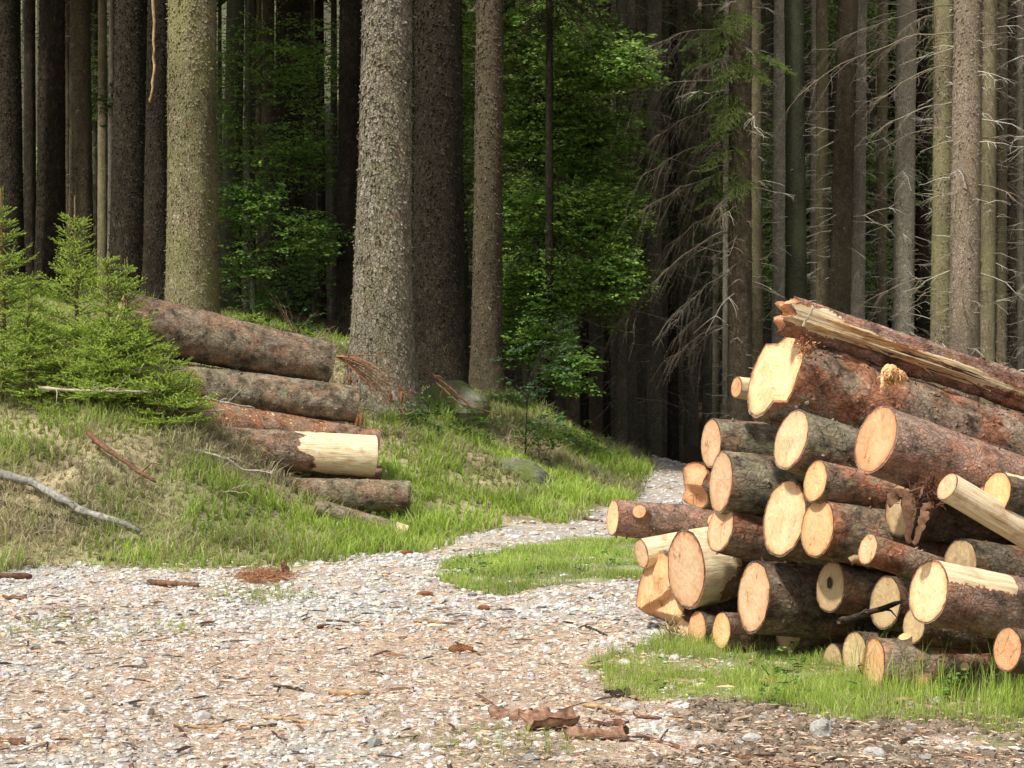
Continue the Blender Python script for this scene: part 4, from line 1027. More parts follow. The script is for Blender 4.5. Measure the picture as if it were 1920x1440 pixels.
# ------------------------------------------------------------------ spruces, beeches
def young_spruce(name, label, base, h, seed, spread=.48, c0=(.10, .20, .03), c1=(.48, .61, .10), dens=1.0, top=1.0, lo=.05):
    rr = np.random.default_rng(seed); root = empty(name, base); tag(root, label, 'young spruce', 'young spruces on the left bank')
    W = Acc(); z = np.linspace(0, 1, 8)
    st = np.stack([np.sin(z * 2 + seed) * .02, np.cos(z * 2.3) * .02, z * h], 1); tubes(W, st, .016 * h * (1 - z * .85), 6, (.16, .10, .05))
    S = []; E = []; TF = []
    def seg(a, b, tf): S.append(a); E.append(b); TF.append(tf)
    zz = h - .30 * top if seed < 3 else h - .14
    seg(np.array([0, 0, h - .34]), np.array([0, 0, h + .02]), .8); seg(np.array([0.004, 0, h - .34]), np.array([0, .004, h]), .7)
    for k in range(5): seg(np.array([0, 0, h - .3]), np.array([math.cos(k * 1.3 + seed) * .17, math.sin(k * 1.3 + seed) * .17, h - .26 + .02 * k]), .85)
    while zz > lo * h:
        dn = h - zz; bl = spread * (dn ** .8) * rr.uniform(.85, 1.1); nb = rr.integers(6, 9); a0 = rr.random() * 6.28
        for k in range(nb + (2 if dn > .6 else 0)):
            az = a0 + k * 6.283 / nb + rr.normal() * .2; L = bl * rr.uniform(.65, 1.12); el = R(36 - 32 * min(1, dn / h)) + rr.normal() * .1
            z0 = zz + rr.normal() * .05; K = max(4, int(L / .07)); P = []
            for j in range(K + 1):
                t = j / K; P.append(np.array([math.cos(az) * L * t * math.cos(el), math.sin(az) * L * t * math.cos(el), z0 + L * (math.sin(el) * t - .12 * t * (1 - t) + .09 * t ** 3)]))
            P = np.array(P); ax = norm(P[-1] - P[0]); sd = norm(np.cross(ax, [0, 0, 1.]))
            tubes(W, P[::max(1, K // 4)][:], np.linspace(.007, .002, len(P[::max(1, K // 4)])), 3, (.20, .13, .07))
            for j in range(K): seg(P[j], P[j + 1], .15 + .8 * ((j + 1) / K) ** 3)
            for j in range(1, K):
                for s_ in (-1, 1):
                    l2 = (L * (1 - j / K) * .62 + .05) * rr.uniform(.6, 1.1); 
                    d2 = norm(ax * .75 + sd * s_ * .8 + np.array([0, 0, rr.normal() * .12 - .02]))
                    q = P[j] + d2 * l2; q[2] += l2 * .05
                    m_ = (P[j] + q) / 2 - np.array([0, 0, .03 * l2])
                    seg(P[j], m_, .1 + .3 * j / K); seg(m_, q, .55 + .35 * rr.random())
                    if l2 > .13:
                        for u_ in (-1, 1):
                            d3 = norm(d2 * .8 + np.cross(d2, [0, 0, 1.]) * u_ * .7); l3 = l2 * .42 * rr.uniform(.7, 1.1); seg(m_, m_ + d3 * l3, .5 + .3 * rr.random())
        zz -= rr.uniform(.11, .16)
    S = np.array(S); E = np.array(E); TF = np.array(TF)
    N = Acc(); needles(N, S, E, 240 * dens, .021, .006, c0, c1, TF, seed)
    W.build('trunk', M['twig'], root); N.build('needles', M['needle'], root, smooth=False)
    return root
def gb(px, Y): x = (px - 960) / F * Y; return Vector((x, Y, Hs(x, Y) - .03))
YS = [(140, 19.0, 370, 'tallest young spruce on the bank with a long upright leader', 1, .46), (5, 18.8, 352, 'young spruce cut by the left edge with a thin upright leader', 2, .46),
      (238, 18.75, 485, 'bushy young spruce spreading over the left end of the thick top log', 3, .55), (55, 18.6, 545, 'dense low spruce in front of the tallest young one', 4, .5),
      (190, 18.7, 590, 'bright bushy spruce seedling in the middle of the spruce thicket', 5, .6), (315, 18.8, 640, 'small dark spruce seedling against the greenish log', 6, .65),
      (300, 18.45, 668, 'low spruce seedling spilling over the bank at the right end of the thicket', 11, .8), (350, 18.6, 690, 'smallest spruce seedling nearest the arched dead branch', 12, .9),
      (120, 18.6, 640, 'small spruce seedling on the slope below the thicket', 7, .6), (-60, 18.6, 560, 'spruce seedling half outside the left edge', 8, .5),
      (205, 18.65, 478, 'slightly open young spruce just right of the tallest one', 9, .5)]
for px, Y, top, lb, sd, sp in YS:
    b = gb(px, Y); zt = CAMZ + (720 - top) / F * Y
    young_spruce('young_spruce', lb, b, zt - b.z, sd, sp, dens=.9 if sd < 3 else 1.0)

def dead_branches(W, n, zlo, zhi, rad, lmin, lmax, cols, rr, side=None, droop=.25, sub=3, thick=1.0, az0=None, azs=None):
    PP = []; RR = []; CC = []
    for k in range(n):
        z = rr.uniform(zlo, zhi); L = lmin + (lmax - lmin) * rr.random() ** 2.2
        az = rr.uniform(0, 6.283) if az0 is None else az0 + rr.normal() * azs
        d = np.array([math.cos(az), math.sin(az), rr.normal() * .18 - .05])
        s0 = np.array([math.cos(az) * rad * .9, math.sin(az) * rad * .9, z])
        t = np.linspace(0, 1, 5)[:, None]; up = rr.uniform(-.6, 1.8) * droop
        P = s0 + d * L * t + np.array([0, 0, 1.]) * (-L * up * t ** 2) + rr.normal(size=(5, 3)) * L * .05 * t
        r0 = (.004 + .008 * min(L, 1.3)) * thick
        r0 *= .75; PP.append(P); RR.append(np.linspace(r0, r0 * .25, 5)); c = np.array(cols[rr.integers(0, len(cols))]) * rr.uniform(.7, 1.2); CC.append(c)
        if L > .35:
            for j in range(sub + int(L * 3)):
                i = rr.integers(1, 4); az2 = az + rr.choice([-1, 1]) * rr.uniform(.4, 1.2); l2 = L * rr.uniform(.15, .4)
                d2 = np.array([math.cos(az2), math.sin(az2), rr.normal() * .2 - .25])
                t5 = np.linspace(0, 1, 5)[:, None]
                Q = P[i] + d2 * l2 * t5 + np.array([0, 0, -1.]) * l2 * .35 * t5 ** 2 + rr.normal(size=(5, 3)) * l2 * .04 * t5
                PP.append(Q); RR.append(np.linspace(r0 * .5, r0 * .15, 5)); CC.append(c)
    if PP: tubes(W, np.array(PP), np.array(RR), 3, np.array(CC))

def trunk_mesh(rad, h, seed, flare=.35, n=40, lean=(0, 0), top=.35, det=True, roots=True, broad=.10, scales=None):
    z = np.concatenate([np.linspace(-.6, 1.2, 28), np.linspace(1.3, 9 if det else 5, 60 if det else 14), np.linspace(9.8 if det else 7, h, 12)])
    th = np.arange(n) / n * 2 * np.pi; Z, T = np.meshgrid(z, th, indexing='ij')
    r0 = rad * (1 - (1 - top) * np.clip(Z, 0, h) / h * (1 if h < 30 else .6))
    zz = np.clip(Z, 0, 9)
    lob = 1 + .55 * np.clip(np.cos(T * 3 + seed) * .5 + np.cos(T * 5 + seed * 2.1) * .5, -.4, 1) * roots
    fl = 1 + flare * np.exp(-zz / .38) * lob + broad * np.exp(-zz / 2.0)
    q = np.stack([np.cos(T) * 2.2, np.sin(T) * 2.2, Z * .9], -1); q2 = np.stack([np.cos(T) * rad * 30, np.sin(T) * rad * 30, Z * 18], -1)
    rr = r0 * fl * (1 + .03 * vn(q + seed, seed)) + (.006 * fbm(q2, seed, 2) if det else 0)
    X = np.cos(T) * rr + lean[0] * Z; Y = np.sin(T) * rr + lean[1] * Z
    a = Acc(); ix = np.arange(Z.size).reshape(Z.shape)
    a.add(np.stack([X, Y, Z], -1), np.stack([ix[:-1], np.roll(ix[:-1], -1, 1), np.roll(ix[1:], -1, 1), ix[1:]], -1).reshape(-1, 4))
    if scales:
        g = np.random.default_rng(seed); nf = int(2 * np.pi * rad * 7.5 * scales[0]); zf_ = g.uniform(.0, 7.5, nf); tf_ = g.uniform(0, 2 * np.pi, nf)
        ki = np.searchsorted(z, zf_) - 1; f_ = (zf_ - z[ki]) / (z[ki + 1] - z[ki]); n0 = (tf_ / (2 * np.pi) * n).astype(int) % n; g_ = tf_ / (2 * np.pi) * n - n0
        G = np.stack([X, Y, Z], -1); A0 = G[ki, n0] * (1 - g_)[:, None] + G[ki, (n0 + 1) % n] * g_[:, None]; A1 = G[ki + 1, n0] * (1 - g_)[:, None] + G[ki + 1, (n0 + 1) % n] * g_[:, None]
        Pf = A0 * (1 - f_)[:, None] + A1 * f_[:, None]; Nf = np.stack([np.cos(tf_), np.sin(tf_), tf_ * 0], 1); Tf = np.tile([0, 0, -1.], (nf, 1)) + g.normal(size=(nf, 3)) * .45
        flakes_on(a, Pf, Nf, Tf, scales[1], scales[2], seed)
    return a

def crown_mesh(seed, h=13., rad=2.9, dens=1.0, brown=.15):
    rr = np.random.default_rng(seed); a = Acc(); z = 0.; Ps = []; Ds = []; cl = []
    while z < h:
        L = rad * (1 - z / h) ** .8 + .25; nb = 8
        a0 = rr.random() * 6.28
        for k in range(nb):
            az = a0 + k * 6.283 / nb + rr.normal() * .2; l = L * rr.uniform(.7, 1.1); m = max(5, int(l * 8 * dens))
            t = (np.arange(m) + .5) / m
            P = np.stack([np.cos(az) * l * t, np.sin(az) * l * t, z - .35 * l * t ** 1.5 + .15 * l * t ** 3], 1) 
            for s_ in (-1, 1):
                az2 = az + s_ * 1.0; D = np.stack([np.full(m, math.cos(az2)), np.full(m, math.sin(az2)), -.45 + rr.normal(size=m) * .2], 1) * ((.15 + .30 * (1 - np.abs(t - .4)))[:, None] * min(1.3, .5 + l * .3))
                Ps.append(P + rr.normal(size=(m, 3)) * .05); Ds.append(D); cl.append(t)
        z += rr.uniform(.3, .45)
    P = np.concatenate(Ps); D = np.concatenate(Ds); t = np.concatenate(cl); n = len(P)
    # each spray: three narrow drooping slivers
    V = []; C = []
    for j in range(3):
        o = rr.normal(size=(n, 3)) * .05; d = D + rr.normal(size=(n, 3)) * .12; s = norm(np.cross(d, rr.normal(size=(n, 3)) * .5 + np.array([0, 0, 1.]))) * .045
        V.append(np.stack([P + o, P + o + d * .45 + s, P + o + d, P + o + d * .45 - s], 1))
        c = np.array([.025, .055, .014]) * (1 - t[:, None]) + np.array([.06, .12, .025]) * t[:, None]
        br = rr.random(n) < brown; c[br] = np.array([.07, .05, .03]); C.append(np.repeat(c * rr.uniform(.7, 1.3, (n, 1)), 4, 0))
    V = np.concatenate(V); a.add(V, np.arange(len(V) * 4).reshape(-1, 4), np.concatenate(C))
    zt = np.linspace(-1, h, 6); tubes(a, np.stack([zt * 0, zt * 0, zt], 1), np.linspace(.13, .02, 6), 6, (.06, .045, .03))
    return a.mesh('crown', M['needle'], smooth=False)
CR = [crown_mesh(k, 13. + k, 2.6 + .3 * k) for k in range(3)]
PALE_T = ((.62, .57, .47), (.45, .39, .30), (.28, .22, .16)); DK_T = ((.10, .08, .06), (.16, .12, .08), (.06, .045, .035))

def spruce(pxb, pxt, w, Y, bark, label, seed, tw=0, tl=(.1, .5), tcol=PALE_T, crown=9.0, h=23., group='tall spruces of the forest edge', flare=.3, base=None, sub=2, roots=True, thick=1., broad=.08, scales=None):
    """pxb / pxt: image column of the trunk at row 600 / row 0; w: width (px) at mid height"""
    rr = np.random.default_rng(seed)
    leanx = (pxt - pxb) / 600.0
    pxm = pxb + (pxb - pxt) / 600 * 0
    X6 = (pxb - 960) / F * Y; z6 = CAMZ + 120 / F * Y
    x0 = X6; zb = Hs(x0, Y); x0 = X6 - leanx * (z6 - zb)
    zb = Hs(x0, Y); b = Vector((x0, Y, zb - .02))
    rad = w / 2 * Y / F * 1.06
    root = empty('spruce_tree', b); tag(root, label, 'tree', group)
    trunk_mesh(rad, h, seed, lean=(leanx, 0), flare=flare, roots=roots, broad=broad, scales=scales).build('trunk', M[bark], root)
    ztop = CAMZ + 760 / F * Y - zb
    if tw:
        W = Acc(); dead_branches(W, tw, .8, ztop, rad, tl[0], tl[1], tcol, rr, sub=sub, thick=thick)
        # lean with the trunk
        for v in W.v: v[:, 0] += leanx * v[:, 2]
        o = W.build('dead_branches', M['twig'], root); o['kind'] = 'stuff'
    c = bpy.data.objects.new('crown', CR[seed % 3]); COL.objects.link(c); c.parent = root
    cz = max(crown, ztop + .6); c.location = (leanx * cz, 0, cz); c.rotation_euler = (0, 0, rr.random() * 6.28)
    return root

L_ = [ # left group
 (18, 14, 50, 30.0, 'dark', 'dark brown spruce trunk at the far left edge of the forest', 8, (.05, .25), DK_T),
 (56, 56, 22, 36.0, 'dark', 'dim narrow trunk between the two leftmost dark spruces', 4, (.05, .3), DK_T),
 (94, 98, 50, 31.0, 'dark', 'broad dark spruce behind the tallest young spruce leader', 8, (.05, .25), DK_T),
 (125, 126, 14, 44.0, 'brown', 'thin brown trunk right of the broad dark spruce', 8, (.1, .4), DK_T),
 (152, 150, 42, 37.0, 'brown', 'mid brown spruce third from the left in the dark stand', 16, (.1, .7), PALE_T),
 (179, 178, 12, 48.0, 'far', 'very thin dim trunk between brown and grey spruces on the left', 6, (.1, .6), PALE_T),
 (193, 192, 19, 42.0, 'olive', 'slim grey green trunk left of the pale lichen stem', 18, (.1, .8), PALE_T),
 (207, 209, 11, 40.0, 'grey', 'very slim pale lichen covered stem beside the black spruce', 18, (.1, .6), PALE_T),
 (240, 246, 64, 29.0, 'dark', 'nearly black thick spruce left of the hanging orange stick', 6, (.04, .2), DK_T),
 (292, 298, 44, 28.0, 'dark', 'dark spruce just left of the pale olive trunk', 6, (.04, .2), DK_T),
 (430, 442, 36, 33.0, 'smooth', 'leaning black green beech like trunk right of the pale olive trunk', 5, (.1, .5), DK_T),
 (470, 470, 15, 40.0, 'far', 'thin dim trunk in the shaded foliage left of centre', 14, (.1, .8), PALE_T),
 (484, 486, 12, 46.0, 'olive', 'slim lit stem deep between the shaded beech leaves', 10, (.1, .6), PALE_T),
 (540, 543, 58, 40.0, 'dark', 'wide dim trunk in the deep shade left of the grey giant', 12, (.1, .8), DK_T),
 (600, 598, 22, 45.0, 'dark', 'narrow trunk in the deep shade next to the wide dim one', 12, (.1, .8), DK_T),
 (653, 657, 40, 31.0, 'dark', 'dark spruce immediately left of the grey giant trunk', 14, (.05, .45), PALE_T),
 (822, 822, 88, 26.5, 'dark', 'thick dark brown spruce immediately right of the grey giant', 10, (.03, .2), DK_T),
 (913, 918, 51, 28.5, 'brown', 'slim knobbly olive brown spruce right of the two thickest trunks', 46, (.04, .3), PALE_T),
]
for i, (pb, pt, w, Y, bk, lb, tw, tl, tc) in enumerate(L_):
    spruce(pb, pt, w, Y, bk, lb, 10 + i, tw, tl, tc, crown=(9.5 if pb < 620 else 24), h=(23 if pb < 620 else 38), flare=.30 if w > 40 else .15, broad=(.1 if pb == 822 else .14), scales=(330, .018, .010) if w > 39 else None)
pale_olive = spruce(360, 360, 87, 25.5, 'paleolive', 'pale olive spruce trunk rising behind the thick log of the left stack', 41, 4, (.03, .12), DK_T, crown=22, h=38, flare=.12, roots=False, scales=(420, .019, .010))
giant = spruce(716, 727, 90, 24.0, 'pale', 'grey giant spruce with scaly bark and widely flared roots in the centre left', 42, 6, (.1, .3), PALE_T, crown=24, h=38, flare=.50, broad=.42, scales=(420, .022, .012))
# right group
R_ = [
 (1360, 1362, 10, 34.0, 'grey', 'very thin pale stem left of the first dark spruce on the right', 10, (.2, .9)),
 (1387, 1389, 42, 29.5, 'brown', 'dark brown spruce whose long dead branches reach left over the track', 20, (.2, 1.0)),
 (1419, 1417, 21, 31.0, 'olive', 'slim olive trunk close behind the first dark brown spruce', 12, (.2, .8)),
 (1459, 1462, 23, 36.0, 'grey', 'grey trunk left of the smooth blackish green one', 26, (.2, .8)),
 (1494, 1489, 37, 30.5, 'smooth', 'smooth blackish green trunk behind the top of the pile', 4, (.1, .5)),
 (1526, 1527, 14, 38.0, 'grey', 'thin pale stem right of the smooth blackish green trunk', 16, (.2, .7)),
 (1542, 1541, 23, 33.0, 'olive', 'slim olive brown trunk in the middle of the right stand', 22, (.2, .9)),
 (1573, 1590, 38, 32.0, 'brown', 'brown trunk leaning slightly right beside the palest stem', 26, (.2, .9)),
 (1608, 1612, 26, 34.5, 'grey', 'palest straight stem with dark knots in the right stand', 40, (.1, .6)),
 (1652, 1655, 20, 40.0, 'olive', 'slender brownish trunk right of the palest stem', 34, (.2, .9)),
 (1672, 1674, 15, 44.0, 'dark', 'dark slender trunk tucked beside the slender brownish one', 14, (.2, .8)),
 (1693, 1700, 38, 33.0, 'grey', 'grey brown trunk with many dead twigs above the split log', 44, (.2, 1.2)),
 (1727, 1729, 22, 42.0, 'dark', 'dark trunk half hidden behind the twiggy grey brown one', 16, (.2, .8)),
 (1764, 1770, 36, 30.0, 'olive', 'moss tinged olive trunk touching the thickest right trunk', 18, (.1, .8)),
 (1808, 1815, 54, 26.5, 'brown2', 'thickest grey brown trunk of the right stand with reddish patches', 22, (.15, .9)),
 (1852, 1856, 27, 30.5, 'olive', 'olive brown trunk just right of the thickest right trunk', 26, (.2, .7)),
 (1878, 1880, 18, 33.5, 'olive', 'slim olive trunk second from the right edge group', 26, (.2, .8)),
 (1897, 1896, 14, 38.0, 'brown', 'thin shaded trunk close to the right picture edge', 22, (.2, .8)),
 (1913, 1912, 12, 35.0, 'grey', 'thin pale trunk at the right picture edge', 22, (.2, .6)),
 (1950, 1950, 34, 31.0, 'brown', 'trunk whose branches enter from outside the right edge', 26, (.3, 1.2)),
]
M['brown2'] = bark_mat('bark_grey_brown', (.06, .042, .03), (.27, .21, .155), (.46, .38, .29), 32, (.24, .21, .12), .35, red=.22, bd=.01)
RR_ = {}
for i, (pb, pt, w, Y, bk, lb, tw, tl) in enumerate(R_):
    RR_[pb] = spruce(pb, pt, w, Y, bk, lb, 60 + i, int(tw * 4.2), tl, PALE_T, crown=24, h=38, flare=.12, group='slender spruces of the right stand', sub=3, roots=False, thick=1.35, scales=(280, .015, .007) if w > 30 and bk != 'smooth' else None)
# centre far trunks with visible foot
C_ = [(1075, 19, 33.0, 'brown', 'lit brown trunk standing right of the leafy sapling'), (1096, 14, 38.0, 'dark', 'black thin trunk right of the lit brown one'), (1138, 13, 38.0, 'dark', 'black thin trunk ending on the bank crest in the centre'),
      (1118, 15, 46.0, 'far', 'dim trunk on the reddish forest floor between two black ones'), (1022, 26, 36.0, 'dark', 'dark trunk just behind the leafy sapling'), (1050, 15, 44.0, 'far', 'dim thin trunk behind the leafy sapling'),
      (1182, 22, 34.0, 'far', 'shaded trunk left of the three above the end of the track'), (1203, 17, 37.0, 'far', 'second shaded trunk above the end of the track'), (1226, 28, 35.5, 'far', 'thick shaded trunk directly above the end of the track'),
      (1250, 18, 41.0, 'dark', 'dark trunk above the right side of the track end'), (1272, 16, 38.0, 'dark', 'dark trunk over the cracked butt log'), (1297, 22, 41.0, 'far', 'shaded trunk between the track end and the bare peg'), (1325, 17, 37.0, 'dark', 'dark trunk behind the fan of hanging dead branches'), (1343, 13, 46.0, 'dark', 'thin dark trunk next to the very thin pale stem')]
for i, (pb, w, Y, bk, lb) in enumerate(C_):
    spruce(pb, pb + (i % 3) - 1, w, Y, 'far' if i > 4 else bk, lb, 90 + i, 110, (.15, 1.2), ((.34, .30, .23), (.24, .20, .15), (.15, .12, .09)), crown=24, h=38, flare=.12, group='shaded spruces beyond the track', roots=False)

# deep forest: copies of two prototypes
def proto_far(seed, rad):
    root = empty('spruce_tree'); 
    trunk_mesh(rad, 24, seed, det=False, n=14, flare=.15, roots=False).build('trunk', M['far'], root)
    W = Acc(); dead_branches(W, 70, 1, 12, rad, .3, 1.6, DK_T + ((.2, .17, .12),), np.random.default_rng(seed), sub=2, thick=1.3)
    o = W.build('dead_branches', M['twig'], root); o['kind'] = 'stuff'
    c = bpy.data.objects.new('crown', CR[seed % 3]); COL.objects.link(c); c.parent = root; c.location = (0, 0, 17)
    return root
def copy_tree(root, loc, rz, s):
    r_ = root.copy(); COL.objects.link(r_); r_.location = loc; r_.rotation_euler = (0, 0, rz); r_.scale = (s, s, s)
    for ch in root.children:
        c = ch.copy(); COL.objects.link(c); c.parent = r_
    return r_
protos = [proto_far(1, .15), proto_far(2, .19), proto_far(3, .12)]
rr = np.random.default_rng(77); placed = []; used = [False] * 3
tries = 0
while len(placed) < 250 and tries < 6000:
    tries += 1
    Y = 43 + 75 * rr.random() ** 1.1; px = rr.uniform(-80, 2000); x = (px - 960) / F * Y
    if any((x - a) ** 2 + (Y - b) ** 2 < 1.3 ** 2 for a, b in placed): continue
    placed.append((x, Y)); k = rr.integers(0, 3); loc = (x, Y, Hs(x, Y) - .05)
    if not used[k]: o = protos[k]; o.location = loc; used[k] = True
    else: o = copy_tree(protos[k], loc, rr.random() * 6.28, rr.uniform(.85, 1.2))
    tag(o, 'slender dim spruce standing deep in the shaded forest', 'tree', 'spruces deep in the forest')

# long dead branches
LB_T = ((.34, .30, .22), (.26, .21, .15), (.16, .13, .09))
def long_branch(root, z, az, L, drop, seed, r0=.013, up=.0, cols=PALE_T, nsub=14, hang=.5):
    rr = np.random.default_rng(seed); W = Acc(); t = np.linspace(0, 1, 12)[:, None]
    d = np.array([math.cos(az), math.sin(az), 0.]); zz = np.array([0, 0, 1.])
    P = np.array([0, 0, z]) + d * L * t + zz * (up * L * t - drop * L * t ** 1.7) + np.cumsum(rr.normal(size=(12, 3)) * L * .011, 0)
    c = np.array(cols[rr.integers(0, 3)]); tubes(W, P, np.linspace(r0, r0 * .2, 12), 4, c)
    PP = []; RR = []
    for j in range(nsub):
        i = rr.integers(2, 11); a2 = az + rr.choice([-1, 1]) * rr.uniform(.3, 1.1); l2 = L * rr.uniform(.12, .38); d2 = np.array([math.cos(a2), math.sin(a2), -hang * rr.random()])
        t5 = np.linspace(0, 1, 6)[:, None]; Q = P[i] + d2 * l2 * t5 - zz * l2 * hang * t5 ** 2 + rr.normal(size=(6, 3)) * l2 * .05 * t5
        PP.append(Q); RR.append(np.linspace(r0 * .4, r0 * .12, 6))
        for _ in range(2):
            k = rr.integers(1, 5); l3 = l2 * rr.uniform(.2, .5); d3 = norm(rr.normal(size=3) + np.array([0, 0, -1.])); Q3 = Q[k] + d3 * l3 * t5 + rr.normal(size=(6, 3)) * l3 * .05
            PP.append(Q3); RR.append(np.linspace(r0 * .25, r0 * .1, 6))
    tubes(W, np.array(PP), np.array(RR), 3, np.tile(c * .9, (len(PP), 1)))
    return W.build('dead_branch', M['twig'], root)
t1 = RR_[1387]
for k, (py, L, dr, az) in enumerate([(60, 1.9, .42, 200), (150, 2.1, .55, 190), (205, 2.3, .5, 205), (270, 1.8, .6, 185), (330, 2.2, .65, 200), (400, 1.6, .6, 215), (430, 2.0, .7, 190), (500, 1.7, .75, 200), (560, 1.5, .8, 185), (610, 1.3, .7, 210), (110, 1.4, .4, 230), (350, 1.2, .5, 240)]):
    z = CAMZ + (720 - py) / F * 29.5 - t1.location.z; long_branch(t1, z, R(az), L * rng.uniform(.7, 1.15), dr * rng.uniform(.5, 1.2), 300 + k, .012, rng.uniform(-.05, .3), ((.30, .26, .20), (.22, .18, .13), (.16, .13, .09)), nsub=30, hang=1.0)
t2 = RR_[1808]
for k, (py, L, dr, az, up) in enumerate([(12, 2.0, .35, 185, .0), (60, 2.6, .45, 190, .12), (125, 1.5, .45, 200, .05), (190, 1.3, .5, 180, .1), (262, .6, .3, 190, .0), (325, .5, .2, 185, .0), (405, .55, .25, 190, .0), (470, .4, .5, 200, .0)]):
    z = CAMZ + (720 - py) / F * 26.5 - t2.location.z; long_branch(t2, z, R(az), L, dr, 330 + k, .012, up, LB_T, nsub=12 if L > 1 else 3, hang=.6)
for key, pys in ((1693, (90, 180, 260, 380, 480)), (1950, (60, 150, 240, 330, 420, 520)), (1764, (30, 240, 520)), (1542, (120, 330)), (1459, (350, 470, 530))):
    t3 = RR_[key]
    for k, py in enumerate(pys):
        z = CAMZ + (720 - py) / F * t3.location.y - t3.location.z; long_branch(t3, z, R(random.uniform(150, 230)), random.uniform(.8, 1.5), .5, 360 + k + key, .010, .1, LB_T, nsub=14, hang=.8)
# needle sprays still green on the first right spruce
def green_spray(root, z, az, L, seed, c0=(.07, .14, .025), c1=(.30, .46, .09), droop=.5, nsub=12, name='green_bough'):
    rr = np.random.default_rng(seed); S = []; E = []; TF = []
    d = np.array([math.cos(az), math.sin(az), 0.]); t = np.linspace(0, 1, 10)[:, None]
    P = np.array([0, 0, z]) + d * L * t - np.array([0, 0, 1.]) * L * droop * t ** 1.5
    for i in range(9): S.append(P[i]); E.append(P[i + 1]); TF.append(i / 12)
    for i in range(1, 10):
        for s_ in (-1, 1):
            for q in range(2):
                a2 = az + s_ * rr.uniform(.5, 1.1); l2 = L * .42 * (1.1 - i / 10) * rr.uniform(.6, 1.2) + .06; d2 = np.array([math.cos(a2), math.sin(a2), -.35 - rr.random() * .4]); e = P[i] + d2 * l2
                S.append(P[i]); E.append(e); TF.append(.3 + .5 * rr.random())
                for u in (.35, .7):
                    d3 = norm(d2 + rr.normal(size=3) * .6 + np.array([0, 0, -.4])); S.append(P[i] + d2 * l2 * u); E.append(S[-1] + d3 * l2 * .4); TF.append(.4 + .6 * rr.random())
    N = Acc(); S = np.array(S); E = np.array(E); needles(N, S, E, 110, .03, .010, c0, c1, np.array(TF), seed, fwd=.8)
    tubes(N, np.stack([S, E], 1), np.full((len(S), 2), .003), 3, (.10, .07, .04))
    return N.build(name, M['needle'], root, smooth=False)
for k, (py, az, L) in enumerate([(60, 230, .7), (110, 250, .9), (120, 290, .8), (170, 220, .7), (215, 240, .8), (240, 200, .7), (310, 215, .8), (350, 190, .6), (90, 320, .9), (20, 260, 1.0), (40, 200, .9), (140, 200, .8), (190, 250, 1.0), (270, 230, .9), (380, 220, .7), (330, 260, .8), (80, 180, .8)]):
    z = CAMZ + (720 - py) / F * 29.5 - t1.location.z; green_spray(t1, z, R(az), L, 400 + k)

